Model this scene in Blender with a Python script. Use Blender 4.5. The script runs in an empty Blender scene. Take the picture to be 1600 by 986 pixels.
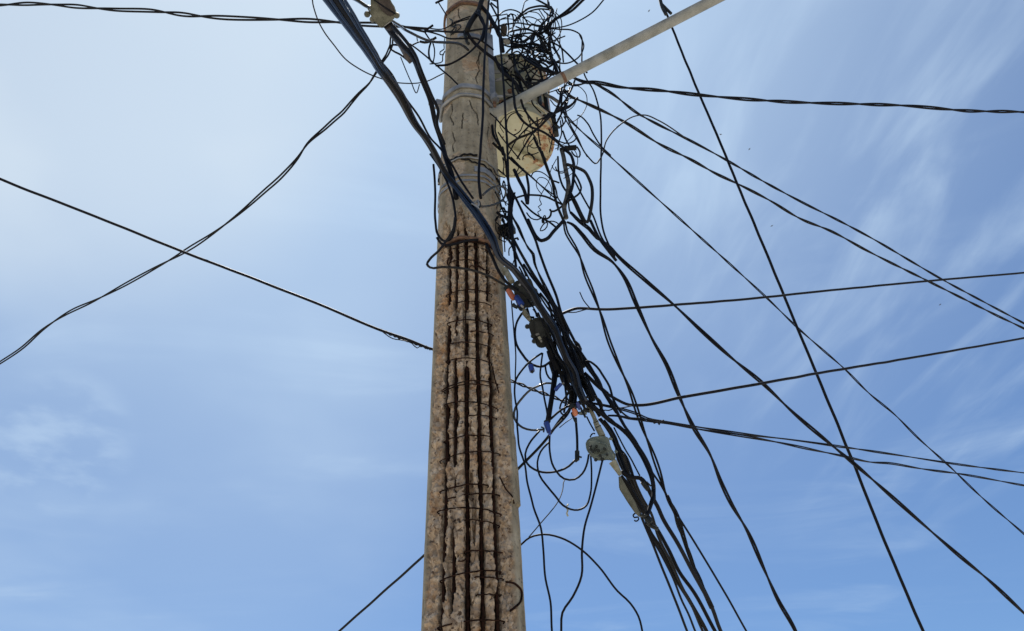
import bpy, bmesh, math, random
from mathutils import Vector, Matrix, noise
R_ = math.radians
random.seed(7)
scene = bpy.context.scene

# ------------------------------------------------------------------ camera
CAM = Vector((0.0, 0.0, 1.6)); FPX = 1200.0; PITCH = R_(40.7); ROLL = R_(-3.2)
fw = Vector((0, math.cos(PITCH), math.sin(PITCH)))
up0 = Vector((0, -math.sin(PITCH), math.cos(PITCH))); rt0 = Vector((1, 0, 0))
RT = math.cos(ROLL) * rt0 + math.sin(ROLL) * up0
UP = -math.sin(ROLL) * rt0 + math.cos(ROLL) * up0
cd = bpy.data.cameras.new("camera"); cam = bpy.data.objects.new("camera", cd)
scene.collection.objects.link(cam)
cd.sensor_width = 36.0; cd.lens = 36.0 * FPX / 1600.0
cd.clip_start = 0.05; cd.clip_end = 6000
m = Matrix((RT, UP, -fw)).transposed().to_4x4(); m.translation = CAM
cam.matrix_world = m
scene.camera = cam

# ------------------------------------------------------------------ sky, sun, exposure
SUN_EL = 68.0; SUN_AZ = -11.0            # azimuth from +Y, negative = to the left
sdir = Vector((math.cos(R_(SUN_EL)) * math.sin(R_(SUN_AZ)), math.cos(R_(SUN_EL)) * math.cos(R_(SUN_AZ)), math.sin(R_(SUN_EL))))
world = bpy.data.worlds.new("World"); scene.world = world; world.use_nodes = True
nt = world.node_tree; nt.nodes.clear()
def N(t, **k):
    n = nt.nodes.new(t)
    for a, b in k.items(): setattr(n, a, b)
    return n
L = lambda a, b: nt.links.new(a, b)
out = N('ShaderNodeOutputWorld'); bg = N('ShaderNodeBackground'); bg.inputs[1].default_value = 0.09
sky = N('ShaderNodeTexSky', sky_type='NISHITA', sun_disc=False)
sky.sun_elevation = R_(SUN_EL); sky.sun_rotation = R_(SUN_AZ); sky.altitude = 50
sky.air_density = 1.1; sky.dust_density = 0.0; sky.ozone_density = 10.0
tc = N('ShaderNodeTexCoord')
sep = N('ShaderNodeSeparateXYZ'); L(tc.outputs['Generated'], sep.inputs[0])
def M(op, a, b=None, c=None, clamp=False):
    n = N('ShaderNodeMath', operation=op, use_clamp=clamp)
    for i, v in enumerate((a, b, c)):
        if v is None: continue
        if isinstance(v, (int, float)): n.inputs[i].default_value = v
        else: L(v, n.inputs[i])
    return n.outputs[0]
zz = M('MAXIMUM', sep.outputs[2], 0.08)
cx_ = M('DIVIDE', sep.outputs[0], zz); cy_ = M('DIVIDE', sep.outputs[1], zz)
cmb = N('ShaderNodeCombineXYZ'); L(cx_, cmb.inputs[0]); L(cy_, cmb.inputs[1])
# thin cirrus: streaked high noise on a flat layer
mp = N('ShaderNodeMapping'); L(cmb.outputs[0], mp.inputs[0])
mp.inputs['Rotation'].default_value = (0, 0, R_(-62)); mp.inputs['Scale'].default_value = (0.75, 2.1, 1)
n1 = N('ShaderNodeTexNoise'); L(mp.outputs[0], n1.inputs['Vector'])
n1.inputs['Scale'].default_value = 1.5; n1.inputs['Detail'].default_value = 7; n1.inputs['Roughness'].default_value = 0.58; n1.inputs['Distortion'].default_value = 0.6
mp2 = N('ShaderNodeMapping'); L(cmb.outputs[0], mp2.inputs[0]); mp2.inputs['Location'].default_value = (3.1, 0.7, 0)
n2 = N('ShaderNodeTexNoise'); L(mp2.outputs[0], n2.inputs['Vector'])
n2.inputs['Scale'].default_value = 1.1; n2.inputs['Detail'].default_value = 4; n2.inputs['Roughness'].default_value = 0.5
r1 = N('ShaderNodeMapRange', interpolation_type='SMOOTHSTEP'); L(n1.outputs[0], r1.inputs[0]); r1.inputs[1].default_value = 0.47; r1.inputs[2].default_value = 0.80
n3 = N('ShaderNodeTexNoise'); L(cmb.outputs[0], n3.inputs['Vector']); n3.inputs['Scale'].default_value = 7.0; n3.inputs['Detail'].default_value = 7
r3 = N('ShaderNodeMapRange', interpolation_type='SMOOTHSTEP'); L(n3.outputs[0], r3.inputs[0]); r3.inputs[1].default_value = 0.40; r3.inputs[2].default_value = 0.68
r2 = N('ShaderNodeMapRange', interpolation_type='SMOOTHSTEP'); L(n2.outputs[0], r2.inputs[0]); r2.inputs[1].default_value = 0.38; r2.inputs[2].default_value = 0.66
cir = M('MULTIPLY', r1.outputs[0], M('MULTIPLY_ADD', r2.outputs[0], 0.8, 0.2))
# thin veil scattering sunlight forward: brighter near the sun; a broad bank of it lies up to the left
def toward(px, py):
    return (fw + ((px - 800.0) / FPX) * RT + ((493.0 - py) / FPX) * UP).normalized()
def dotn(v):
    n = N('ShaderNodeVectorMath', operation='DOT_PRODUCT'); L(tc.outputs['Generated'], n.inputs[0]); n.inputs[1].default_value = v; return M('MAXIMUM', n.outputs['Value'], 0.0)
def bank(v, deg0, deg1):
    r = N('ShaderNodeMapRange', interpolation_type='SMOOTHERSTEP'); L(dotn(v), r.inputs[0]); r.inputs[1].default_value = math.cos(R_(deg0)); r.inputs[2].default_value = math.cos(R_(deg1)); return r.outputs[0]
mp4 = N('ShaderNodeMapping', vector_type='TEXTURE'); L(cmb.outputs[0], mp4.inputs[0]); mp4.inputs['Rotation'].default_value = (0, 0, R_(-80)); mp4.inputs['Scale'].default_value = (1.0, 0.30, 1)
n4 = N('ShaderNodeTexNoise'); L(mp4.outputs[0], n4.inputs['Vector']); n4.inputs['Scale'].default_value = 2.2; n4.inputs['Detail'].default_value = 8; n4.inputs['Roughness'].default_value = 0.5; n4.inputs['Distortion'].default_value = 0.45
wis = N('ShaderNodeMapRange', interpolation_type='SMOOTHSTEP'); L(n4.outputs[0], wis.inputs[0]); wis.inputs[1].default_value = 0.42; wis.inputs[2].default_value = 0.78
glow = M('POWER', dotn(sdir), 5.5)
soft = M('MULTIPLY_ADD', r2.outputs[0], 0.42, 0.62)
b1_ = M('MULTIPLY', bank(toward(140, 10), 23, 3), 1.12); b2_ = M('MULTIPLY', M('MULTIPLY', bank(toward(1450, 300), 26, 2), wis.outputs[0]), 0.42)
b3_ = M('MULTIPLY', bank(toward(150, 720), 30, 0), 0.34)
veil = M('MULTIPLY', M('ADD', b3_, b2_), soft)
puff = M('MULTIPLY', bank(toward(85, 690), 5.5, 0.5), M('MULTIPLY', r3.outputs[0], 0.24))
fac = M('ADD', M('MULTIPLY', cir, 0.26), M('ADD', veil, puff)); fac = M('ADD', fac, M('MULTIPLY', glow, 0.92)); fac = M('ADD', fac, 0.01, clamp=True)
cb = N('ShaderNodeVectorMath', operation='SCALE'); cb.inputs[0].default_value = (5.15, 6.65, 8.4); L(M('MULTIPLY_ADD', glow, 0.08, 0.97), cb.inputs['Scale'])
mx = N('ShaderNodeMix', data_type='RGBA'); L(fac, mx.inputs[0])
L(sky.outputs[0], mx.inputs[6]); L(cb.outputs[0], mx.inputs[7])
mx2 = N('ShaderNodeMix', data_type='RGBA'); L(M('MULTIPLY', b1_, soft, clamp=True), mx2.inputs[0]); L(mx.outputs[2], mx2.inputs[6]); mx2.inputs[7].default_value = (6.1, 7.1, 8.1, 1)
L(mx2.outputs[2], bg.inputs[0]); L(bg.outputs[0], out.inputs[0])

sl = bpy.data.lights.new("sun", 'SUN'); so = bpy.data.objects.new("sun", sl); scene.collection.objects.link(so)
sl.energy = 4.8; sl.angle = R_(0.5); sl.color = (1.0, 0.95, 0.88)
so.rotation_euler = sdir.to_track_quat('Z', 'Y').to_euler()
vs = scene.view_settings; vs.view_transform = 'Standard'; vs.look = 'None'; vs.exposure = 0.3; vs.gamma = 1.0; vs.use_curve_mapping = False

# ------------------------------------------------------------------ helpers
def ray(px, py): return fw + ((px - 800.0) / FPX) * RT + ((493.0 - py) / FPX) * UP
def dep(px, py, s):
    """view depth for a point whose distance is given by world Y (number) or height ('h6.5') or depth ('d4')"""
    d = ray(px, py)
    if isinstance(s, str):
        v = float(s[1:])
        return v if s[0] == 'd' else (v - CAM.z) / d.z
    return (s - CAM.y) / d.y
def pt(px, py, s): return CAM + ray(px, py) * dep(px, py, s)

FR = {'P': (0, 0, 1), 'A': (480, 0, 4.931), 'B': (680, 0, 4.931), 'C': (660, 180, 4.931), 'D': (650, 340, 4.931), 'E': (770, 420, 4.931), 'F': (780, 580, 4.931),
      'G': (780, 760, 4.0), 'H': (640, 520, 4.11), 'I': (630, 740, 4.009), 'z3': (0, 250, 2.347), 'z4': (860, 0, 4.931), 'z5': (880, 80, 2.222),
      'z6': (880, 400, 2.222), 'z7': (1000, 600, 2.555), 'T': (740, 0, 9.8625), 'a1': (560, 0, 9.8625), 'a2': (680, 0, 9.8625), 'a3': (740, 80, 9.8625),
      'a4': (760, 150, 9.8625), 'a5': (760, 230, 9.8625), 'a6': (760, 310, 9.8625), 'a7': (790, 420, 13.15), 'a8': (790, 490, 9.8625), 'b1': (790, 580, 9.8625),
      'b2': (880, 620, 9.8625), 'b3': (900, 660, 15.9), 'b4': (940, 710, 9.8625), 'b5': (660, 240, 9.8625), 'b6': (870, 210, 6.09), 'b7': (660, 350, 11.336), 'b8': (1000, 800, 5.3)}
def parse(s):
    """'frame x,y x,y frame x,y ...' -> picture points; a join that doubles back on itself is smoothed away"""
    f = FR['P']; r = []; joins = []
    for w in s.split():
        if ',' in w:
            a, b = w.split(','); r.append((f[0] + float(a) / f[2], f[1] + float(b) / f[2]))
        else: f = FR[w]; joins.append(len(r))
    for j in sorted(joins, reverse=True):
        if not 0 < j < len(r): continue
        for _ in range(3):
            if j < 2 or j >= len(r): break
            (x0, y0), (x1, y1), (x2, y2) = r[j - 2], r[j - 1], r[j]
            u, v = (x1 - x0, y1 - y0), (x2 - x1, y2 - y1); lu, lv = math.hypot(*u), math.hypot(*v)
            if lv < 5.5 or (u[0] * v[0] + u[1] * v[1]) < .25 * lu * lv: r.pop(j - 1); j -= 1
            else: break
    return r
def unproject(pts, depths):
    """2-D track plus distances spread along it -> 3-D points (straight spans stay straight)"""
    cum = [0.0]
    for a, b in zip(pts, pts[1:]): cum.append(cum[-1] + math.hypot(b[0] - a[0], b[1] - a[1]))
    T = cum[-1] or 1.0; n = len(depths); inv = []
    for i, d in enumerate(depths):
        s = T * i / max(1, n - 1); k = 0
        while k < len(cum) - 2 and cum[k + 1] < s: k += 1
        u = (s - cum[k]) / max(1e-6, cum[k + 1] - cum[k])
        x = pts[k][0] + (pts[k + 1][0] - pts[k][0]) * u; y = pts[k][1] + (pts[k + 1][1] - pts[k][1]) * u
        inv.append(1.0 / dep(x, y, d))
    o = []
    for (x, y), s in zip(pts, cum):
        u = s / T * (n - 1); k = min(int(u), n - 2) if n > 1 else 0; u -= k
        iv = inv[k] if n == 1 else inv[k] * (1 - u) + inv[k + 1] * u
        o.append(CAM + ray(x, y) / iv)
    return o
def spline(P, step):
    """centripetal-ish Catmull-Rom resampling"""
    if len(P) < 2: return P
    Q = [P[0] * 2 - P[1]] + P + [P[-1] * 2 - P[-2]]; o = []
    for i in range(1, len(Q) - 2):
        p0, p1, p2, p3 = Q[i - 1], Q[i], Q[i + 1], Q[i + 2]
        l = max((p2 - p1).length, 1e-5)
        l0 = max((p1 - p0).length, 1e-5); l2 = max((p3 - p2).length, 1e-5)
        m1 = ((p1 - p0) / l0 * l + (p2 - p1) / l * l0) / (l + l0) * l
        m2 = ((p2 - p1) / l * l2 + (p3 - p2) / l2 * l) / (l + l2) * l
        k = max(2, min(60, int(l / step)))
        for j in range(k):
            t = j / k; t2 = t * t; t3 = t2 * t
            o.append((2 * t3 - 3 * t2 + 1) * p1 + (t3 - 2 * t2 + t) * m1 + (-2 * t3 + 3 * t2) * p2 + (t3 - t2) * m2)
    o.append(P[-1].copy()); return o
def tframes(P):
    T = []
    for i in range(len(P)):
        t = P[min(i + 1, len(P) - 1)] - P[max(i - 1, 0)]
        T.append(t.normalized() if t.length > 1e-9 else Vector((0, 0, 1)))
    n = T[0].orthogonal().normalized(); Fm = []
    for t in T:
        n = n - t * n.dot(t); n = n.normalized() if n.length > 1e-6 else t.orthogonal().normalized()
        Fm.append((n, t.cross(n)))
    return T, Fm
def tube(bm, P, r, sides=6, cap=True, fr=None):
    """r: number or list"""
    T, Fm = fr or tframes(P); prev = None
    for i, p in enumerate(P):
        rr = r[i] if isinstance(r, list) else r
        ring = [bm.verts.new(p + (Fm[i][0] * math.cos(2 * math.pi * k / sides) + Fm[i][1] * math.sin(2 * math.pi * k / sides)) * rr) for k in range(sides)]
        if prev:
            for k in range(sides): bm.faces.new((prev[k], prev[(k + 1) % sides], ring[(k + 1) % sides], ring[k]))
        elif cap: bm.faces.new(list(reversed(ring)))
        prev = ring
    if cap and prev: bm.faces.new(prev)
def put(name, bm, mat, parent=None, smooth=True, sharp=None):
    me = bpy.data.meshes.new(name); bmesh.ops.recalc_face_normals(bm, faces=bm.faces[:]); bm.to_mesh(me); bm.free()
    if mat: me.materials.append(mat)
    if smooth:
        me.polygons.foreach_set('use_smooth', [True] * len(me.polygons))
        if sharp: me.set_sharp_from_angle(angle=R_(sharp))
    o = bpy.data.objects.new(name, me); scene.collection.objects.link(o)
    if parent:
        o.parent = parent; o.matrix_parent_inverse = Matrix.Translation(-parent.matrix_world.translation) if parent.type == 'EMPTY' else parent.matrix_world.inverted()
    return o
def tag(o, label=None, cat=None, group=None, kind=None):
    if label: o['label'] = label
    if cat: o['category'] = cat
    if group: o['group'] = group
    if kind: o['kind'] = kind
    return o
def thing(name, label, cat, loc, group=None):
    o = bpy.data.objects.new(name, None); scene.collection.objects.link(o); o.location = loc
    o.matrix_world = Matrix.Translation(loc); o.empty_display_size = 0.05
    return tag(o, label, cat, group)

# ------------------------------------------------------------------ materials
def mat(name):
    mt = bpy.data.materials.new(name); mt.use_nodes = True; return mt, mt.node_tree, mt.node_tree.nodes['Principled BSDF']
def noisy(name, c1, c2, scale=20, rough=0.6, metal=0.0, bump=0.0, bscale=None, rough2=None, detail=5, lo=0.35, hi=0.65, spec=0.5):
    mt, t, b = mat(name)
    co = t.nodes.new('ShaderNodeTexCoord'); nz = t.nodes.new('ShaderNodeTexNoise'); t.links.new(co.outputs['Object'], nz.inputs['Vector'])
    nz.inputs['Scale'].default_value = scale; nz.inputs['Detail'].default_value = detail
    rp = t.nodes.new('ShaderNodeValToRGB'); t.links.new(nz.outputs[0], rp.inputs[0])
    rp.color_ramp.elements[0].position = lo; rp.color_ramp.elements[0].color = (*c1, 1); rp.color_ramp.elements[1].position = hi; rp.color_ramp.elements[1].color = (*c2, 1)
    t.links.new(rp.outputs[0], b.inputs['Base Color'])
    b.inputs['Metallic'].default_value = metal; b.inputs['Roughness'].default_value = rough; b.inputs['Specular IOR Level'].default_value = spec
    if rough2 is not None:
        mr = t.nodes.new('ShaderNodeMapRange'); t.links.new(nz.outputs[0], mr.inputs[0]); mr.inputs[1].default_value = lo; mr.inputs[2].default_value = hi
        mr.inputs[3].default_value = rough; mr.inputs[4].default_value = rough2; t.links.new(mr.outputs[0], b.inputs['Roughness'])
    if bump:
        n2 = t.nodes.new('ShaderNodeTexNoise'); t.links.new(co.outputs['Object'], n2.inputs['Vector']); n2.inputs['Scale'].default_value = bscale or scale * 3; n2.inputs['Detail'].default_value = 6
        bp = t.nodes.new('ShaderNodeBump'); bp.inputs['Strength'].default_value = bump; bp.inputs['Distance'].default_value = 0.01
        t.links.new(n2.outputs[0], bp.inputs['Height']); t.links.new(bp.outputs[0], b.inputs['Normal'])
    return mt
M_WIRE = noisy('black_cable_jacket', (.003, .004, .007), (.007, .0075, .011), 9, 0.5, rough2=0.65, spec=.12)
M_WIRE2 = noisy('weathered_cable_jacket', (.005, .005, .006), (.013, .0125, .012), 14, 0.6, rough2=0.8, spec=.15)
M_SHEEN = noisy('sheen_tinted_black_jacket', (.004, .006, .014), (.008, .012, .024), 7, 0.26, rough2=.38, spec=.5)  # blue in the base colour paints a sky sheen over the real gloss
M_FADED = noisy('sun_faded_cable_jacket', (.008, .008, .009), (.020, .019, .018), 5, 0.6, rough2=.8, spec=.2)
M_GLOSS = noisy('glossy_cable_jacket', (.012, .012, .013), (.02, .02, .02), 9, 0.2)
M_GREYW = noisy('grey_cable_jacket', (.10, .10, .095), (.22, .21, .19), 12, 0.5, rough2=0.7)
M_GALV = noisy('galvanised_steel', (.17, .18, .19), (.32, .33, .34), 16, 0.5, 0.45, bump=.15, rough2=.7)
M_ARM = noisy('weathered_galvanised_pipe', (.15, .155, .14), (.29, .295, .275), 9, 0.62, 0.15, bump=.3, bscale=60, rough2=.8, lo=.30, hi=.58, detail=9)
M_RUST = noisy('rusted_steel', (.008, .005, .004), (.034, .015, .010), 45, 0.95, bump=.5, bscale=120, spec=.05)
M_RUSTB = noisy('rusty_band_steel', (.07, .04, .025), (.19, .105, .065), 30, 0.85, bump=.4, bscale=110)
M_DKBOX = noisy('black_moulded_plastic', (.007, .009, .009), (.020, .024, .023), 25, 0.55, bump=.15, spec=.25)
M_GRBOX = noisy('grey_green_moulded_plastic', (.075, .10, .09), (.17, .195, .17), 18, 0.6, bump=.15, rough2=.75)
M_OLIVE = noisy('olive_weathered_casing', (.060, .062, .042), (.15, .148, .112), 22, 0.75, bump=.3)
M_BROWN = noisy('sun_bleached_brown_cover', (.028, .021, .018), (.07, .056, .048), 16, 0.75, bump=.25)
M_SLEEVE = noisy('mossy_grey_sleeve', (.15, .145, .10), (.30, .29, .22), 28, 0.75, bump=.2)
M_TAPE = noisy('peeling_tape', (.008, .008, .008), (.075, .068, .054), 22, 0.7, bump=.4, lo=.42, hi=.6)
M_ORANGE = noisy('orange_plastic', (.36, .095, .045), (.48, .16, .08), 30, 0.5)
M_BLUE = noisy('blue_plastic', (.012, .03, .16), (.03, .07, .32), 30, 0.35)
M_PORC = noisy('grey_porcelain', (.22, .22, .21), (.36, .35, .32), 20, 0.35)
M_BIRD = noisy('dark_feathers', (.03, .03, .03), (.06, .055, .05), 40, 0.8)
M_TAG = noisy('faded_plastic_strip', (.32, .33, .24), (.5, .5, .4), 60, 0.6)

def concrete_mat():
    mt, t, b = mat('spalled_concrete'); ln = t.links.new; nd = t.nodes.new
    co = nd('ShaderNodeTexCoord')
    def nz(sc, det=6, ro=.55, vec=None):
        n = nd('ShaderNodeTexNoise'); ln(vec or co.outputs['Object'], n.inputs['Vector']); n.inputs['Scale'].default_value = sc; n.inputs['Detail'].default_value = det; n.inputs['Roughness'].default_value = ro; return n.outputs[0]
    def ramp(src, stops):
        r = nd('ShaderNodeValToRGB'); ln(src, r.inputs[0]); e = r.color_ramp.elements
        while len(e) < len(stops): e.new(0.5)
        for k, (p, c) in enumerate(stops): e[k].position = p; e[k].color = (*c, 1)
        return r.outputs[0]
    def mix(f, a, c, mode='MIX'):
        x = nd('ShaderNodeMix'); x.data_type = 'RGBA'; x.blend_type = mode
        if isinstance(f, float): x.inputs[0].default_value = f
        else: ln(f, x.inputs[0])
        ln(a, x.inputs[6]); ln(c, x.inputs[7]); return x.outputs[2]
    def att(n):
        a = nd('ShaderNodeAttribute'); a.attribute_name = n; return a.outputs['Fac']
    smooth = ramp(nz(5, 8, .65), [(.30, (.10, .088, .062)), (.42, (.24, .20, .135)), (.55, (.34, .295, .21)), (.70, (.46, .41, .32))])
    pit = ramp(nz(38, 6, .7), [(.38, (1, 1, 1)), (.44, (0, 0, 0))]); smooth = mix(pit, smooth, ramp(nz(3, 2), [(0, (.10, .09, .065)), (1, (.13, .11, .08))]))
    streakv = nd('ShaderNodeMapping'); ln(co.outputs['Object'], streakv.inputs[0]); streakv.inputs['Scale'].default_value = (16, 16, 1.2)
    smooth = mix(0.35, smooth, ramp(nz(1.0, 5, .6, streakv.outputs[0]), [(.35, (.13, .11, .075)), (.65, (.43, .395, .32))]))
    spall = ramp(nz(11, 9, .72), [(.32, (.17, .11, .065)), (.45, (.45, .325, .215)), (.56, (.55, .425, .295)), (.70, (.70, .59, .46))])
    # exposed aggregate: small stones of differing tone
    vo = nd('ShaderNodeTexVoronoi'); ln(co.outputs['Object'], vo.inputs['Vector']); vo.inputs['Scale'].default_value = 46
    stone = ramp(vo.outputs['Color'], [(.12, (.13, .08, .05)), (.5, (.48, .355, .245)), (.88, (.70, .59, .46))])
    spall = mix(0.45, spall, stone)
    spk = ramp(nz(42, 5, .6), [(.36, (1, 1, 1)), (.42, (0, 0, 0))]); spall = mix(spk, spall, ramp(nz(3, 2), [(0, (.09, .06, .04)), (1, (.13, .08, .05))]))
    tint = ramp(nz(3.2, 5, .6), [(.42, (.44, .39, .32)), (.54, (.42, .22, .095))])
    rustpatch = ramp(nz(4.5, 6, .65), [(.52, (0, 0, 0)), (.64, (.75, .75, .75))])
    spall = mix(rustpatch, spall, tint)
    col = mix(att('spall'), smooth, spall)
    rust_shade = ramp(nz(28, 6, .6), [(.3, (.010, .007, .006)), (.7, (.045, .024, .015))])  # rust stain near the rods, plus groove shade painted near-black
    col = mix(att('rust'), col, rust_shade)
    dk = ramp(nz(60, 4), [(.3, (.02, .018, .015)), (.7, (.05, .042, .035))])
    col = mix(att('crack'), col, dk)
    ln(col, b.inputs['Base Color']); b.inputs['Roughness'].default_value = .92; b.inputs['Specular IOR Level'].default_value = .2
    hb = nd('ShaderNodeMath'); hb.operation = 'MULTIPLY_ADD'; ln(nz(90, 8, .75), hb.inputs[0]); hb.inputs[1].default_value = 1.0; ln(vo.outputs['Distance'], hb.inputs[2])
    bp = nd('ShaderNodeBump'); ln(hb.outputs[0], bp.inputs['Height']); bp.inputs['Distance'].default_value = .009
    st = nd('ShaderNodeMath'); st.operation = 'MULTIPLY_ADD'; ln(att('spall'), st.inputs[0]); st.inputs[1].default_value = .75; st.inputs[2].default_value = .35; ln(st.outputs[0], bp.inputs['Strength'])
    ln(bp.outputs[0], b.inputs['Normal'])
    return mt
def tank_mat():
    mt, t, b = mat('rusting_cream_enamel'); ln = t.links.new; nd = t.nodes.new
    co = nd('ShaderNodeTexCoord')
    def nz(sc, det=6, ro=.6):
        n = nd('ShaderNodeTexNoise'); ln(co.outputs['Object'], n.inputs['Vector']); n.inputs['Scale'].default_value = sc; n.inputs['Detail'].default_value = det; n.inputs['Roughness'].default_value = ro; return n.outputs[0]
    r = nd('ShaderNodeValToRGB'); ln(nz(4), r.inputs[0]); e = r.color_ramp.elements
    e[0].position = .3; e[0].color = (.29, .285, .19, 1); e[1].position = .72; e[1].color = (.45, .44, .32, 1)
    # rust grows from the right-hand rim of the tank (object +X), speckled elsewhere
    sx = nd('ShaderNodeSeparateXYZ'); ln(co.outputs['Object'], sx.inputs[0])
    mr = nd('ShaderNodeMapRange'); ln(sx.outputs[0], mr.inputs[0]); mr.inputs[1].default_value = .02; mr.inputs[2].default_value = .36; mr.inputs[3].default_value = -.11; mr.inputs[4].default_value = .16
    a = nd('ShaderNodeMath'); a.operation = 'ADD'; ln(nz(13, 8, .7), a.inputs[0]); ln(mr.outputs[0], a.inputs[1])
    rr = nd('ShaderNodeValToRGB'); ln(a.outputs[0], rr.inputs[0]); rr.color_ramp.elements[0].position = .60; rr.color_ramp.elements[1].position = .65
    rc = nd('ShaderNodeValToRGB'); ln(nz(40), rc.inputs[0]); rc.color_ramp.elements[0].color = (.10, .035, .015, 1); rc.color_ramp.elements[1].color = (.34, .15, .06, 1)
    x = nd('ShaderNodeMix'); x.data_type = 'RGBA'; ln(rr.outputs[0], x.inputs[0]); ln(r.outputs[0], x.inputs[6]); ln(rc.outputs[0], x.inputs[7])
    oc = nd('ShaderNodeMapRange'); ln(a.outputs[0], oc.inputs[0]); oc.inputs[1].default_value = .50; oc.inputs[2].default_value = .62; oc.inputs[4].default_value = .45
    xo = nd('ShaderNodeMix'); xo.data_type = 'RGBA'; ln(oc.outputs[0], xo.inputs[0]); ln(r.outputs[0], xo.inputs[6]); xo.inputs[7].default_value = (.40, .25, .10, 1); ln(xo.outputs[2], x.inputs[6])
    # pin-prick chips
    vo = nd('ShaderNodeTexVoronoi'); ln(co.outputs['Object'], vo.inputs['Vector']); vo.inputs['Scale'].default_value = 13
    vr = nd('ShaderNodeValToRGB'); ln(vo.outputs['Distance'], vr.inputs[0]); vr.color_ramp.elements[0].position = .09; vr.color_ramp.elements[0].color = (1, 1, 1, 1); vr.color_ramp.elements[1].position = .14; vr.color_ramp.elements[1].color = (0, 0, 0, 1)
    x2 = nd('ShaderNodeMix'); x2.data_type = 'RGBA'; ln(vr.outputs[0], x2.inputs[0]); ln(x.outputs[2], x2.inputs[6]); x2.inputs[7].default_value = (.09, .045, .02, 1)
    ln(x2.outputs[2], b.inputs['Base Color']); b.inputs['Roughness'].default_value = .55
    bp = nd('ShaderNodeBump'); ln(rr.outputs[0], bp.inputs['Height']); bp.inputs['Strength'].default_value = .3; bp.inputs['Distance'].default_value = .004; ln(bp.outputs[0], b.inputs['Normal'])
    return mt
M_CONC = concrete_mat(); M_TANK = tank_mat()
M_GROUND = noisy('dusty_pale_ground', (.44, .39, .31), (.58, .52, .43), 1.5, .95, bump=.3, bscale=30)

# ------------------------------------------------------------------ ground
bm = bmesh.new()
bmesh.ops.create_grid(bm, x_segments=8, y_segments=8, size=3000)
tag(put('ground', bm, M_GROUND), kind='structure')

# ------------------------------------------------------------------ the pole
PY = 3.3; PX = pt(739.5, 986, PY).x
def RP(h): return 0.2225 - (h - 2.7) * 0.0080
FACET = R_(-34.5)
def octa(phi):
    a = (phi - FACET + math.pi / 8) % (math.pi / 4) - math.pi / 8
    o = math.cos(math.pi / 8) / math.cos(a) * 1.035
    return o * 0.5 + 0.5
def onp(phi, h, off=0.0):
    r = RP(h) * octa(phi) + off
    return Vector((PX + r * math.sin(phi), PY - r * math.cos(phi), h))
def h_at(y, x=738):                                  # height on the front face seen at picture row y
    h = 5.0
    for _ in range(12): h = pt(x, y, PY - RP(h) * octa(0.0)).z
    return h
def phi_at(x, y):                                    # angle round the shaft seen at a picture point
    r = 0.19; d = ray(x, y); phi = 0.0
    for _ in range(3):
        ox, oy = CAM.x - PX, CAM.y - PY
        A = d.x ** 2 + d.y ** 2; B = ox * d.x + oy * d.y; Cc = ox * ox + oy * oy - r * r
        D = max(B * B - A * Cc, 0.0); t = (-B - math.sqrt(D)) / A
        p = CAM + d * t; phi = math.atan2(p.x - PX, PY - p.y); r = RP(p.z) * octa(phi)
    return phi, p.z
pole = thing('utility_pole', 'cracked concrete utility pole with its cover fallen away from a cage of rusty rods', 'utility pole', (PX, PY, 0))
BARS = [R_(-36), R_(-20.5), R_(-2.5), R_(16), R_(36)]
H_SP = h_at(352); H_N0 = h_at(768); H_N1 = h_at(600)
CR = []                                              # crack tracks on the sound upper part (angle, height)
for tr in ('A 1340,400 1310,470 1330,540 1300,590 1310,640', 'A 1110,790 1120,850 1100,900 1130,960', 'A 1250,770 1270,830 1310,880 1320,960', 'A 1200,870 1190,985',
           'C 230,130 250,200 230,240 240,280', 'C 520,60 500,150 530,260', 'a2 350,120 360,240 380,280', 'a2 690,780 670,900 690,985',
           'C 250,800 270,860 300,960', 'C 500,330 520,420 540,520'):
    q = parse(tr); CR.append([phi_at(x, y) for x, y in q])
def seg_d(p, a, b):
    ax, ay = a; bx, by = b; dx, dy = bx - ax, by - ay; l = dx * dx + dy * dy
    t = 0 if l == 0 else max(0, min(1, ((p[0] - ax) * dx + (p[1] - ay) * dy) / l))
    return math.hypot(p[0] - ax - t * dx, p[1] - ay - t * dy)
def ss(a, b, x):
    t = max(0.0, min(1.0, (x - a) / (b - a))); return t * t * (3 - 2 * t)
phis = []
a = -math.pi
while a < math.pi - 1e-6:
    phis.append(a); a += R_(0.62) if -1.36 < a < 1.36 else R_(5)
hs = []; h = 0.0
while h < 9.6:
    hs.append(h); h += 0.03 if h < 2.0 else (0.0075 if h < 5.3 else (0.0095 if h < 8.1 else 0.03))
bm = bmesh.new(); nph = len(phis); rows = []; SP = []; RUST_SHADE = []; CK = []
fb = noise.fractal
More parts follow.
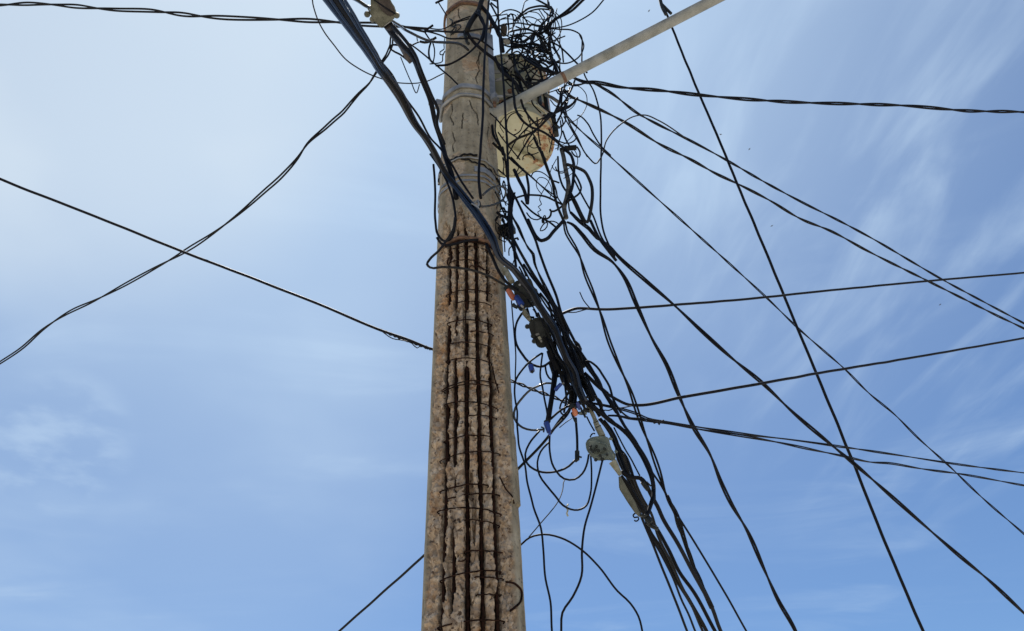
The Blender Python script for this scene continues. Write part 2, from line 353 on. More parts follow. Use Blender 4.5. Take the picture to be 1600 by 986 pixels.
for h in hs:
    row = []; R = RP(h)
    top_n = 0.16 * noise.noise(Vector((3.1, 0, 7.7)))
    crk = [c for c in CR if min(q[1] for q in c) - .03 < h < max(q[1] for q in c) + .03] if h > 5.2 else []
    for phi in phis:
        base = R * octa(phi); s = r_ = c_ = 0.0; d = 0.0
        x3 = Vector((math.sin(phi) * R, -math.cos(phi) * R, h))
        if abs(phi) < 1.4:
            wob = noise.noise(Vector((phi * 5, h * 5, 1.0)))
            if h < 5.6:
                # where the cover has come off: side edges and ragged top
                lim = R_(64 if phi < 0 else 63) + 0.05 * noise.noise(Vector((2.0 * (1 if phi > 0 else -1), h * 3.0, 4))) + 0.05 * noise.noise(Vector((phi, h * 14, 9)))
                topl = H_SP + 0.13 - 0.16 * abs(phi + 0.2) + 0.16 * noise.noise(Vector((phi * 3.2, 0, 5))) + .05 * noise.noise(Vector((phi * 11, h * 9, 2)))
                s = ss(0.0, 0.05, lim - abs(phi)) * ss(0.0, 0.03, topl - h)
                if h < 0.8: s *= ss(.4, .8, h)
                ero = 0.6 + 0.4 * ss(R_(60), R_(44), abs(phi))
                rough = fb(x3 * 9, .9, 2.1, 5) * 0.009 + fb(x3 * 30, .8, 2.0, 4) * 0.0075 + abs(noise.noise(x3 * 55)) * -.009
                ridge = abs(noise.noise(Vector((x3.x * 14, x3.y * 14, h * 10 + 5))))
                d = s * (-0.016 * ero + rough * (1 + .7 * ss(R_(36), R_(46), abs(phi))) - 0.007 * ss(.12, 0.0, ridge))
                g = 0.0
                for k, bphi in enumerate(BARS):
                    dd = abs(phi - bphi - 0.014 * noise.noise(Vector((k * 3.0, h * 1.6, 0)))) * R
                    if dd > .08: continue
                    cov = noise.noise(Vector((k * 7.3, h * 2.2, 3))) + .35 * noise.noise(Vector((k * 4.3, h * 7, 8)))      # stubborn concrete still over the bar in places
                    w = 0.0098 + 0.0045 * noise.noise(Vector((k * 5.0, h * 6, phi * 4))) + 0.006 * noise.noise(Vector((k * 2.0, h * 24, phi * 30))) + 0.005 * noise.noise(Vector((k * 2.0, h * 60, phi * 50))) + (0.0035 if k in (0, 4) else 0)
                    gg = ss(w + .005, w - .003, dd) * ss(-.38, -.26, cov) * ss(0.06, 0.22, topl - h)
                    g = max(g, gg); r_ = max(r_, .55 * ss(.028, .008, dd) * ss(-.1, .4, noise.noise(x3 * 11 + Vector((k, 0, 0)))) + .85 * gg)  # stain beside the rod; groove term paints in the recess shade
                # chunks broken out beside the rods
                ch = ss(.40, .44, noise.noise(Vector((phi * 4.2 + 3, h * 2.6, 17))) + .25 * noise.noise(Vector((phi * 14, h * 9, 6)))) * ss(R_(46), R_(40), abs(phi)) * ss(.2, .35, topl - h)
                g = max(g, .55 * ch); d -= s * g * 0.055
                c_ = max(c_, s * g * .0)
                if abs(phi) > R_(48): d -= s * .010 * ss(.12, .34, noise.noise(Vector((phi * 6, h * 8, 50))) + .4 * noise.noise(Vector((phi * 15, h * 24, 51)))); d -= (1 - s) * .006 * ss(.25, .35, noise.noise(Vector((phi * 9, h * 7, 60))))
                r_ *= s
                if phi > R_(52): d += .011 * ss(R_(52), R_(58), phi) * ss(H_N1, H_N0 + .1, h) * (1 if h > H_N0 + .012 * noise.noise(Vector((phi * 20, 0, 0))) else 0)
                # horizontal breaks between the hoops
                hb = noise.noise(Vector((phi * 6, h * 9.0, 12)))
                col_ = sum(1 for q in BARS if phi > q); cellh = h / .155 + 3.7 * noise.noise(Vector((col_ * 5.3, 1, 1))) + .35 * noise.noise(Vector((phi * 9, h * 3, 7)))
                bi = math.floor(cellh); fr_ = cellh - bi; rv = noise.cell_vector(Vector((bi + .5, col_ + .5, .5)))
                if abs(phi) < R_(40):
                    d += s * (1 - g) * ((rv.x - .5) * .020 + (fr_ - .5) * (rv.y - .5) * .026 + (phi - BARS[2]) * 0)
                    jn = min(fr_, 1 - fr_); jj = s * ss(.045, .0, jn) * (1 if rv.z > .35 else .2); d -= jj * .007; c_ = max(c_, .5 * jj)
                c2 = s * ss(.018, .0, abs(hb)) * ss(.1, .4, noise.noise(Vector((phi * 3, h * 4, 33)))); d -= c2 * .006; c_ = max(c_, .6 * c2)
            if h > 5.0:
                d += (1 - s) * (fb(x3 * 7, 1.0, 2.0, 4) * .0022 + fb(x3 * 40, 1.0, 2.0, 2) * .0007)
                # shallow flaked patches
                fl = ss(.20, .30, noise.noise(Vector((x3.x * 7, x3.y * 7, h * 4.5 + 2))) + .3 * noise.noise(x3 * 26)); d -= (1 - s) * fl * .004; s = max(s, fl * .55, .5 * ss(.9, .0, h - H_SP) * ss(-.25, .25, noise.noise(Vector((phi * 4, h * 4, 40)))))
                for c in crk:
                    p2 = (phi * R + .006 * noise.noise(Vector((h * 30, 0, 0))) + .004 * noise.noise(Vector((h * 90, 3, 0))), h)
                    dd = min(seg_d(p2, (u[0] * R, u[1]), (v[0] * R, v[1])) for u, v in zip(c, c[1:]))
                    cc = ss(.0065, .002, dd); d -= cc * .010; c_ = max(c_, cc * .9)
            elif s < .5: d += (1 - s) * (fb(x3 * 8, 1.0, 2.0, 4) * .002)
        r = base + d
        row.append(bm.verts.new((PX + r * math.sin(phi), PY - r * math.cos(phi), h))); SP.append(s); RUST_SHADE.append(min(1, r_)); CK.append(c_)
    if rows:
        pr = rows[-1]
        for i in range(nph): bm.faces.new((pr[i], pr[(i + 1) % nph], row[(i + 1) % nph], row[i]))
    rows.append(row)
bm.faces.new(rows[-1]); bm.faces.new(list(reversed(rows[0])))
shaft = put('shaft', bm, M_CONC, pole, smooth=True, sharp=50)
for nm, arr in (('spall', SP), ('rust', RUST_SHADE), ('crack', CK)):
    at = shaft.data.attributes.new(nm, 'FLOAT', 'POINT'); at.data.foreach_set('value', arr)
# reinforcing rods
for k, bphi in enumerate(BARS):
    P = []; rr = []
    h = 0.9
    while h < H_SP + .02:
        ph = bphi + 0.014 * noise.noise(Vector((k * 3.0, h * 1.6, 0)))
        r = RP(h) - .038 + .005 * noise.noise(Vector((k, h * 2, 5)))
        P.append(Vector((PX + r * math.sin(ph), PY - r * math.cos(ph), h)))
        rr.append(.0078 + .0018 * noise.noise(Vector((k * 9, h * 30, 0))) + (.0008 if int(h / .012) % 2 else 0)); h += .012
    bm = bmesh.new(); tube(bm, P, rr, 8); put('rebar', bm, M_RUST, pole)
# hoops of tie wire round the rods
HOOPS = [(383, -36, 38), (404, -34, 18), (413, 4, 40), (451, -40, 44), (469, -18, 40), (498, -36, 40), (516, 4, 42), (533, -34, 36), (558, -36, 38), (594, -44, 48), (599, -40, 36), (626, -38, 46), (648, 0, 42),
         (679, -36, 34), (705, -44, 46), (756, -42, 26), (771, -30, 42), (792, -46, 44), (811, -18, 40), (860, -6, 42), (893, -38, 40), (901, 6, 42), (930, 8, 38), (969, -40, 42)]
for y, p0, p1 in HOOPS:
    h0 = h_at(y); P = []; n = 40; tl = random.uniform(-.03, .03); sd = random.uniform(0, 50)
    for i in range(n + 1):
        ph = R_(p0 + (p1 - p0) * i / n); off = -.0085 + .002 * noise.noise(Vector((sd, i * .25, 0)))
        if i in (0, n): off -= .018
        r = RP(h0) + off
        P.append(Vector((PX + r * math.sin(ph), PY - r * math.cos(ph), h0 + tl * math.sin(ph) + .004 * noise.noise(Vector((sd, i * .18, 3))))))
    bm = bmesh.new(); tube(bm, spline(P, .01), random.uniform(.0026, .0033), 6); put('tie_wire', bm, M_RUST, pole)
for tr, w in (('I 640,680 700,695 740,740 735,790 700,835 665,862', 3.0), ('I 600,20 640,100 680,150 690,190', 2.2), ('b7 990,740 1050,790 1090,830', 2.4), ('b7 480,600 450,690 470,740', 3), ('H 530,220 545,300 570,390', 2.2), ('I 400,520 380,550 345,550', 2.0)):
    P = [onp(*phi_at(x, y), .004) for x, y in parse(tr)]
    bm = bmesh.new(); tube(bm, spline(P, .01), w * .5 * 3.9 / FPX, 6); put('tie_wire', bm, M_RUST, pole)
# bands and straps clamped round the shaft
def ring(name, y, dy, thick, mt, p0=-180, p1=180, tilt=0.0, off=0.004, x=738):
    h0 = h_at(y, x); bm = bmesh.new(); n = 72; prev = None
    for i in range(n + 1):
        ph = R_(p0 + (p1 - p0) * i / n); q = []
        for (o, z) in ((off, -dy / 2), (off + thick, -dy / 2), (off + thick, dy / 2), (off, dy / 2)):
            q.append(bm.verts.new(onp(ph, h0 + z + tilt * math.sin(ph), o)))
        if prev:
            for k in range(4): bm.faces.new((prev[k], prev[(k + 1) % 4], q[(k + 1) % 4], q[k]))
        else: bm.faces.new(q)
        prev = q
    bm.faces.new(list(reversed(prev)))
    return put(name, bm, mt, pole, smooth=True, sharp=35)
def hoop(name, y, r, mt, p0, p1, off, tilt=0.0, wob=0.0):
    h0 = h_at(y); P = [onp(R_(p0 + (p1 - p0) * i / 60), h0 + tilt * math.sin(R_(p0 + (p1 - p0) * i / 60)) + wob * noise.noise(Vector((i * .2, y, 0))), off) for i in range(61)]
    bm = bmesh.new(); tube(bm, P, r, 8); return put(name, bm, mt, pole)
ring('band', 6, .035, .020, M_RUSTB, off=.006)
ring('band', 55, .05, .008, M_GALV, -20, 120)
ring('band', 135, .045, .010, M_GALV, tilt=-.01)
hoop('clamp_rod', 150, .013, M_GALV, -95, 95, .014, tilt=-.01)
hoop('tie_wire', 243, .007, M_WIRE2, -95, 20, .008, .02, .03); hoop('tie_wire', 247, .006, M_GALV, -95, 95, .008, -.01, .02); hoop('tie_wire', 251, .005, M_WIRE2, -10, 95, .008, -.06, .04)
ring('band', 274, .016, .004, M_GALV, tilt=.01); ring('band', 282, .016, .004, M_GALV, tilt=.012); ring('band', 264, .05, .006, M_GALV, 14, 60, .01)
hoop('band', 372, .0125, M_RUSTB, -48, 62, .004, -.02); hoop('tie_wire', 377, .006, M_RUST, -40, 60, .003, -.02)
def box_on(name, phi, h, w, d, hh, mt, parent, bev=.004, off=0.0):
    bm = bmesh.new(); bmesh.ops.create_cube(bm, size=1); bmesh.ops.scale(bm, vec=(w, d, hh), verts=bm.verts)
    bmesh.ops.bevel(bm, geom=bm.edges[:], offset=bev, segments=2, affect='EDGES')
    bmesh.ops.rotate(bm, cent=(0, 0, 0), matrix=Matrix.Rotation(phi, 3, 'Z'), verts=bm.verts)
    bmesh.ops.translate(bm, vec=onp(phi, h, off + d / 2), verts=bm.verts)
    return put(name, bm, mt, parent, True, 40)
for ph in (-70, 62):
    lg = box_on('clamp_lug', R_(ph), h_at(138) - .01, .05, .05, .07, M_GALV, pole, off=.01)
    bm = bmesh.new(); c = onp(R_(ph), h_at(138) - .01, .06); tube(bm, [c + Vector((-.05, 0, 0)), c + Vector((.05, 0, 0))], .009, 8); put('bolt', bm, M_GALV, lg)
box_on('bracket', R_(72), h_at(338), .07, .09, .05, M_DKBOX, pole, off=0)
# hook screwed to the pole
P = [pt(x, y, 2.99) for x, y in parse('a2 490,470 460,480 455,520 480,600 490,650 515,675')]
bm = bmesh.new(); tube(bm, spline(P, .008), .012, 8); put('hook', bm, M_DKBOX, pole)

# ------------------------------------------------------------------ transformer
LATER = []
TC = pt(801, 226, 3.76); TR = .335; TH = .74
tr = thing('pole_transformer', 'cream cylindrical transformer with rust blotched rim hung behind the pole under the wire tangle', 'transformer', TC)
def lathe(name, prof, mt, parent, c, seg=64, sharp=30):
    bm = bmesh.new(); prev = None
    for r, z in prof:
        q = [bm.verts.new(c + Vector((r * math.cos(2 * math.pi * k / seg), r * math.sin(2 * math.pi * k / seg), z))) for k in range(seg)] if r > 1e-6 else [bm.verts.new(c + Vector((0, 0, z)))]
        if prev:
            if len(prev) == 1 and len(q) > 1:
                for k in range(seg): bm.faces.new((prev[0], q[(k + 1) % seg], q[k]))
            elif len(q) == 1:
                for k in range(seg): bm.faces.new((prev[k], prev[(k + 1) % seg], q[0]))
            else:
                for k in range(seg): bm.faces.new((prev[k], prev[(k + 1) % seg], q[(k + 1) % seg], q[k]))
        prev = q
    bm.transform(Matrix.Translation(-c))
    me = bpy.data.meshes.new(name); bmesh.ops.recalc_face_normals(bm, faces=bm.faces[:]); bm.to_mesh(me); bm.free(); me.materials.append(mt)
    me.polygons.foreach_set('use_smooth', [True] * len(me.polygons)); me.set_sharp_from_angle(angle=R_(sharp))
    o = bpy.data.objects.new(name, me); scene.collection.objects.link(o); o.parent = parent; o.location = c - parent.location
    return o
lathe('tank', [(0, .030), (TR - .05, .022), (TR - .018, .012), (TR - .012, 0), (TR, 0), (TR + .003, .012), (TR, .03), (TR, TH - .05), (TR + .012, TH - .045), (TR + .012, TH)], M_TANK, tr, TC)
lathe('rim_band', [(TR + .003, .10), (TR + .012, .105), (TR + .012, .145), (TR + .003, .15)], M_TANK, tr, TC)
lathe('lid', [(TR + .016, TH + .002), (TR + .02, TH + .02), (TR * .7, TH + .07), (0, TH + .1)], M_TANK, tr, TC)
for dx, dy in ((-.12, -.08), (.13, .02)):
    c = TC + Vector((dx, dy, TH + .06)); prof = [(.035, 0)]
    for i in range(5): prof += [(.035, .03 + i * .05), (.062, .04 + i * .05), (.04, .055 + i * .05)]
    prof += [(.025, .32), (.012, .33), (.012, .38), (0, .38)]
    lathe('bushing', prof, M_PORC, tr, c, 20)
def obox(name, c, sx, sy, sz, mt, parent, rz=0, bev=.004, rx=0):
    bm = bmesh.new(); bmesh.ops.create_cube(bm, size=1); bmesh.ops.scale(bm, vec=(sx, sy, sz), verts=bm.verts)
    bmesh.ops.bevel(bm, geom=bm.edges[:], offset=min(bev, min(sx, sy, sz) * .3), segments=2, affect='EDGES')
    bmesh.ops.rotate(bm, cent=(0, 0, 0), matrix=Matrix.Rotation(rz, 3, 'Z') @ Matrix.Rotation(rx, 3, 'X'), verts=bm.verts)
    bmesh.ops.translate(bm, vec=c, verts=bm.verts); return put(name, bm, mt, parent, True, 40)
vdir = Vector((PX - TC.x, PY - TC.y, 0)).normalized(); pang = math.atan2(vdir.y, vdir.x)
for z in (.20, .56):
    c = TC + vdir * (TR + .03) + Vector((0, 0, z)); obox('hanger', c, .13, .10, .09, M_TANK, tr, pang)
    for s in (-1, 1):
        q = Vector((-vdir.y, vdir.x, 0)) * s * .085
        obox('hanger_lug', c + q + Vector((0, 0, .0)), .11, .012, .13, M_TANK, tr, pang, .002)
# side terminals on the tank wall, facing the street
for k, ang in enumerate((-62, -48, -34)):
    a = R_(ang); n = Vector((math.cos(a), math.sin(a), 0)); c = TC + n * (TR + .012) + Vector((0, 0, .30))
    obox('terminal', c, .03, .028, .30, M_DKBOX, tr, a, .006)
a = R_(-8); obox('ground_lug', TC + Vector((math.cos(a), math.sin(a), 0)) * (TR + .015) + Vector((0, 0, .09)), .05, .07, .10, M_DKBOX, tr, a, .006)
obox('foot_bar', TC + Vector((.10, .12, -.004)), .34, .035, .03, M_TANK, tr, R_(35), .004)
for tq, dd, th, mm, nm in (('a3 460,90 530,100 590,150 612,230 600,310 540,290 500,230 480,160', 3.36, .05, M_PORC, 'insulator'), ('a2 1010,380 1080,350 1112,420 1100,560 1030,570 1008,500', 3.36, .06, M_BROWN, 'insulator'),
                       ('a2 1040,610 1120,600 1165,645 1150,695 1060,685', 3.36, .05, M_PORC, 'insulator'), ('a3 290,290 425,300 420,350 310,350', 3.34, .04, M_GALV, 'hanger_lug'), ('a3 320,430 445,400 455,450 330,480', 3.34, .04, M_GALV, 'hanger_lug'),
                       ('a3 370,765 450,735 490,780 400,815', 3.33, .04, M_RUSTB, 'hanger_lug'), ('a3 510,590 590,570 605,640 540,655', 3.36, .04, M_RUSTB, 'hanger_lug'), ('a3 460,620 620,660 610,700 470,690', 3.4, .04, M_GALV, 'hanger_lug')):
    LATER.append((nm, tq, dd, th, mm))
# vertical channel between pole and tank
hc0, hc1 = pt(766, 150, 3.22).z, pt(766, 52, 3.22).z; cx0 = pt(767, 100, 3.22).x
obox('hanger_bar', Vector((cx0 - .005, 3.235, (hc0 + hc1) / 2)), .055, .03, hc1 - hc0, M_GALV, tr, R_(30))

# ------------------------------------------------------------------ lamp arm
d0 = dep(772, 177, 3.22)
A0 = CAM + ray(764, 181) * (d0 + .02); A1 = CAM + ray(1117, -1) * d0
lamp = thing('street_lamp', 'long pale grey lamp pipe reaching right from the pole across the transformer', 'street lamp', A0)
ax = (A1 - A0).normalized(); A2 = A1 + ax * .7
P = [A0 + (A2 - A0) * (i / 40) for i in range(41)]
bm = bmesh.new(); tube(bm, P, 8.4 * d0 / FPX, 24); put('arm', bm, M_ARM, lamp)
hd = Vector((ax.x, ax.y, 0)).normalized(); hr = Vector((-hd.y, hd.x, 0))
bm = bmesh.new()
secs = [(0, .045, .035), (.08, .09, .06), (.25, .13, .075), (.5, .12, .06), (.62, .05, .03)]; prev = None
for s, w, t in secs:
    c = A2 + hd * (s - .05) + Vector((0, 0, .02)); q = [bm.verts.new(c + hr * (w * math.cos(2 * math.pi * k / 16)) + Vector((0, 0, t * math.sin(2 * math.pi * k / 16)))) for k in range(16)]
    if prev:
        for k in range(16): bm.faces.new((prev[k], prev[(k + 1) % 16], q[(k + 1) % 16], q[k]))
    else: bm.faces.new(q)
    prev = q
bm.faces.new(prev); put('lamp_head', bm, M_ARM, lamp)
obox('mounting_plate', A0 + Vector((-.03, .01, .0)), .03, .12, .26, M_GALV, lamp, R_(-35), .005)
for fr0, ww in ((.33, 1.06), (.335, 1.03)):
    q = A0.lerp(A1, fr0); bm = bmesh.new(); tube(bm, [q - ax * .012, q + ax * .012], 8.4 * d0 / FPX * ww, 24); put('weld_seam', bm, M_RUSTB if ww > 1.05 else M_ARM, lamp, True, 40)
for k in (-1, 1):
    q = A0 + ax * .05 + Vector((0, -.062, .02 * k)); bm = bmesh.new(); tube(bm, [q, q + Vector((0, -.018, 0))], .012, 6); put('bolt', bm, M_RUSTB, lamp, True, 40)
P = [A0 - ax * .035 + (ax * .07) * (i / 4) for i in range(5)]
bm = bmesh.new(); tube(bm, P, 10.5 * d0 / FPX, 24); put('collar', bm, M_ARM, lamp, True, 40)

# ------------------------------------------------------------------ cables
NW = 0
def smooth_noise(P, amp, sc, seed):
    return [p + Vector((noise.noise(Vector((seed, i * sc, 0))), noise.noise(Vector((seed, i * sc, 9))), noise.noise(Vector((seed, i * sc, 21))))) * amp for i, p in enumerate(P)]
def cable(track, depths, w, label, name='cable', cat='cable', group=None, mt=None, kind='single', per=.35, e0=0.0, e1=0.0, parent=None, taper=None):
    """e0/e1: metres of extra run past the traced ends"""
    global NW
    NW += 1
    pts = parse(track) if isinstance(track, str) else track
    P = unproject(pts, depths)
    if e0: P = [P[0] + (P[0] - P[1]).normalized() * e0] + P
    if e1: P = P + [P[-1] + (P[-1] - P[-2]).normalized() * e1]
    mid = [(p - CAM).dot(fw) for p in P]; dm = sum(mid) / len(mid)
    r = (w * 1.03 + .15) * .5 * dm / FPX
    S = spline(P, .02 if kind == 'single' else .025)
    bm = bmesh.new()
    if kind == 'single':
        S = smooth_noise(S, r * .25, .12, NW * 3.7)
        tube(bm, S, r, 6 if w < 4.5 else 8)
    else:
        T, Fm = tframes(S); n = 3 if kind == 'triplex' else 2; rs = r * (.60 if n == 2 else .5); s = 0.0
        acc = [0.0]
        for p, q in zip(S, S[1:]): acc.append(acc[-1] + (q - p).length)
        for j in range(n):
            Q = []
            for i, p in enumerate(S):
                # the lay loosens and tightens along the span
                th = 2 * math.pi * (acc[i] / per + j / n) + 1.3 * noise.noise(Vector((NW, acc[i] * 1.3, 0)))
                o = rs * (.92 + (.45 if kind == 'loose' else .10) * (1 + noise.noise(Vector((NW * 2, acc[i] * 2.1, 4)))))
                Q.append(p + (Fm[i][0] * math.cos(th) + Fm[i][1] * math.sin(th)) * o)
            tube(bm, Q, rs, 6)
    o = put(name, bm, mt or (M_WIRE, M_WIRE2, M_WIRE, M_WIRE, M_WIRE, M_WIRE)[NW % 6] if NW % 17 else M_FADED, parent)
    if not parent:
        tag(o, label, cat, group)
    return o

# --- spans to the left
cable('P -10,8 60,6 120,10 180,15 240,17 290,23 340,27 420,30 480,32 A 150,165 400,185 530,190 740,205 850,225 920,235', [3.5, 3.2, 3.0], 5.2, 'black twisted cable running nearly level from the upper left corner to the pole top', kind='loose', per=1.25, e0=3)
cable('a1 700,405 850,415 1050,430 1330,440 a2 140,440 220,400 300,340', [3.0, 2.98], 1.7, 'thin wire topmost of those reaching the pole top from the upper left twisted cable', name='wire', cat='wire')
cable('a1 1020,475 1200,480 1400,490 a2 200,490 440,490', [3.0, 2.97], 3.0, 'straight dark wire tied level across the pole top below the rusty ring', name='wire', cat='wire')
cable('a1 1030,480 1150,505 1260,540 1340,575 a2 190,590 400,595 500,590 620,590 760,660 900,770', [3.0, 2.97, 3.05], 2.6, 'wire dipping to the pole and crossing its face under the straight dark wire', name='wire', cat='wire')
cable('a1 1020,470 1090,430 1150,390', [3.0, 2.98], 3.4, 'short cut cable end pointing up at the left of the pole top', name='wire', cat='wire')
cable('a1 1020,490 1060,550 1110,610 1190,580', [3.0, 2.98], 2.2, 'short dark pigtail ending in a stub left of the pole top', name='wire', cat='wire')
cable('a1 950,640 1020,655 1100,640 1150,610 1200,575', [2.98, 2.96], 3.8, 'stubby black taped joint left of the pole top', name='wire', cat='wire')
cable('a1 1120,640 1090,740 1085,840 1110,930 1150,975', [2.98, 2.98], 3.0, 'left wire of the narrow pair looping beside the pole top', name='wire', cat='wire')
cable('a1 1145,650 1170,750 1170,860 1150,970', [2.98, 2.98], 2.0, 'right wire of the narrow pair looping beside the pole top', name='wire', cat='wire')
cable('A 780,330 850,380 900,420 990,500 1050,550 1100,590 1160,650', [2.9, 3.0], 2.4, 'thin wire slanting down from the taped cable onto the pole band', name='wire', cat='wire')
cable('A 990,505 1080,500 1200,440 1300,355 1350,270 1362,190 1340,130 1290,100', [2.95, 2.93, 2.95], 3.2, 'black wire curving up across the pole face under the rusty ring', name='wire', cat='wire')
cable('a1 840,690 910,655 950,640', [2.95, 2.97], 2.2, 'tiny wire link between the taped cable and the stubby joint', name='wire', cat='wire')
cable('a1 900,570 910,630', [2.97, 2.97], 1.5, 'tiny hanging wire bit left of the pole top', name='wire', cat='wire')
cable('a1 1230,30 1290,130 1360,240', [3.02, 3.0], 1.8, 'thin wire stub rising left from the rusty ring', name='wire', cat='wire')
cable('a1 1190,45 1240,20 1300,-5', [3.0, 3.0], 3.5, 'short thick wire end at the top edge left of the pole', name='wire', cat='wire')
cable('a1 1330,590 1320,700 1320,760 1260,800 1260,840 1300,840 1330,790 1300,860 1290,950 1180,980 1100,985', [3.02, 2.99], 1.6, 'curly thin wire hanging at the left side of the pole top', name='wire', cat='wire')
cable('A 40,-10 40,0 60,90 90,170 140,260 200,340 300,460 400,530 500,580 570,605 650,630 750,642 850,640 940,620 1000,590 1060,560', [2.4, 2.8, 3.05], 1.9, 'hair thin wire drooping in a long curve behind the main bundle', name='wire', cat='wire', e0=.6)
cable('A 720,440 760,540 800,630 845,715 865,650', [2.7, 2.7], 1.5, 'thin wire hanging in a V under the taped cable', name='wire', cat='wire')
cable('a1 520,540 510,620 505,700 480,760 440,850 370,950 A 560,520 530,560 480,640 400,720 330,800 280,860 200,930 140,985 P 480,225 465,247 440,275 412,300 378,330 335,363 285,395 240,420 213,435 149,469 106,489 68,514 34,544 -5,570', [2.6, 3.0, 3.8, 4.6], 4.4, 'black twisted cable sweeping down to the left edge across the straight one', kind='loose', per=1.3, e1=3)
cable('a1 490,750 560,800 640,840 720,900 800,970', [2.65, 2.7], 3.2, 'short black cable tying the sweeping twisted cable to the taped one', name='wire', cat='wire')
cable('a1 480,740 520,695 560,690 620,695', [2.65, 2.7], 3.0, 'small black hook of wire above the sweeping twisted cable', name='wire', cat='wire')
cable('z3 -12,65 0,70 340,203 675,338 1000,462 1160,525 1400,625 1500,660 1575,690 H 200,120', [2.7, 3.46], 4.2, 'straight black cable sloping from the left edge to the back of the pole', e0=3)
cable('z3 1400,628 1440,655 1480,662 1510,672 1530,690 1545,680 1570,695', [3.38, 3.44], 1.5, 'frayed wire end wrapped where the straight left cable meets the pole', name='wire', cat='wire')
cable('z3 1380,617 1450,645 1510,668 1580,693', [3.40, 3.46], 5.0, 'coiled grip wire wrapped on the straight left cable where it meets the pole', kind='twist', per=.055, name='wire', cat='wire', mt=M_WIRE2)
cable('P 450,1055 530,986 590,933 660,870 735,803 806,736 F 380,500 b1 760,860 860,720 960,620 1010,520', [5.0, 4.3, 3.6, 3.25], 4.0, 'straight cable rising from the bottom edge behind the pole to the orange connector', e0=2.0)
cable('H 625,300 700,325 760,350 822,375 F 340,170 400,190 490,230 560,260', [3.5, 3.35], 4.2, 'knotted black cable leaving the right side of the pole low down', kind='loose', per=.16)

# --- heavy bundle crossing the front of the pole
ctr = parse('P 522,-4 A 362,210 485,395 600,575 705,720 855,985 C 0,138 80,260 160,415 300,600 420,760 540,950 P 783,403 803,420 819,441 832.6,459.5 840,473 848,485 855,496 867,515 874,534 882,553 888,567 897,583 900,597 905,612 913,629')
offs0 = [-13.5, -7.5, -1.0, 5.5, 12.5]
BL = ['leftmost cable of the heavy black bundle slung across the pole', 'second cable from the left in the heavy black bundle across the pole', 'middle cable of the heavy black bundle across the pole', 'second cable from the right in the heavy black bundle across the pole', 'rightmost cable of the heavy black bundle slung across the pole']
for k in range(5):
    pts = []
    for i, (x, y) in enumerate(ctr):
        j0, j1 = max(0, i - 1), min(len(ctr) - 1, i + 1); tx, ty = ctr[j1][0] - ctr[j0][0], ctr[j1][1] - ctr[j0][1]; l = math.hypot(tx, ty)
        sc = [1.0, .72, .52, .42, .40][i] if i < 5 else .27
        o = offs0[k] * sc + (2.6 * noise.noise(Vector((k * 9.1, i * .45, 2))) if i > 4 else 0)
        pts.append((x + ty / l * o * -1 * -1, y - tx / l * o))
    dd = ['d3.0', 'd4.1', 2.93 - .02 * (k % 3), 2.95 - .02 * ((k + 1) % 3), 3.12 - .03 * ((k * 2) % 5), 3.2 - .02 * k]
    cable(pts, dd, [5.4, 5.0, 5.6, 5.0, 4.6][k], BL[k], e0=2.5, mt=M_SHEEN if k != 2 else M_WIRE2, group='cables of the heavy bundle')
cable('A 580,490 650,570 700,660 760,760 860,900 C 60,170 130,250 220,370 300,510 390,640', [2.5, 2.9, 2.94], 3.4, 'thinner cable riding on the upper side of the heavy bundle down to the clamp', group='cables of the heavy bundle')
cable('C 85,380 100,600 100,820 120,920 170,970 210,960 250,850 245,700 200,540 130,400 60,300', [2.92, 2.97, 2.92], 3.6, 'black cable drooping in a long narrow loop down the left edge of the pole')
cable('D 300,0 290,80 240,170 180,250 100,330 85,360 110,385 200,382 320,388 450,410 560,450 650,500 760,560 860,620', [2.93, 2.93, 2.88, 3.1], 3.8, 'glossy black wire hooking round the left of the bare rods and back across them', mt=M_GLOSS, name='wire', cat='wire')
cable('D 160,150 190,195 230,212 330,195 420,175 480,172', [2.94, 2.96], 3.6, 'black cable end lying along the rusty ring above the bare rods')
cable('D 540,200 590,310 640,420 700,500 790,560', [2.97, 3.08], 4.6, 'black cable running just left of the heavy bundle into the upper black box')
# upper splice box cable
cable('A 600,190 700,310 820,450 880,600 940,750 1000,985 C 130,150 180,330 230,470 262,640', ['d3.9', 2.6, 2.92, 2.95], 8.0, 'thick taped black cable dropping from the olive splice box onto the pole', mt=M_WIRE)
cable('A 640,180 740,290 830,420 900,600 960,740 1010,860 C 110,50 170,230', ['d3.88', 2.6, 2.9], 5.0, 'slimmer cable strapped along the thick taped one from the olive splice box')
cable('a1 -60,-15 0,20 120,90 300,180 480,300 640,400 780,490 960,580 1120,635 1300,655 1450,660 a2 350,670 430,705 510,770', ['d3.6', 2.6, 2.96], 4.6, 'glossy black cable crossing the olive splice box and curving onto the pole face', mt=M_GLOSS, e0=1.2)
cable('a1 230,-10 260,10 400,110 570,215', ['d3.72', 'd3.8'], 2.4, 'thin black wire crossing the face of the olive splice box', name='wire', cat='wire', e0=.8)
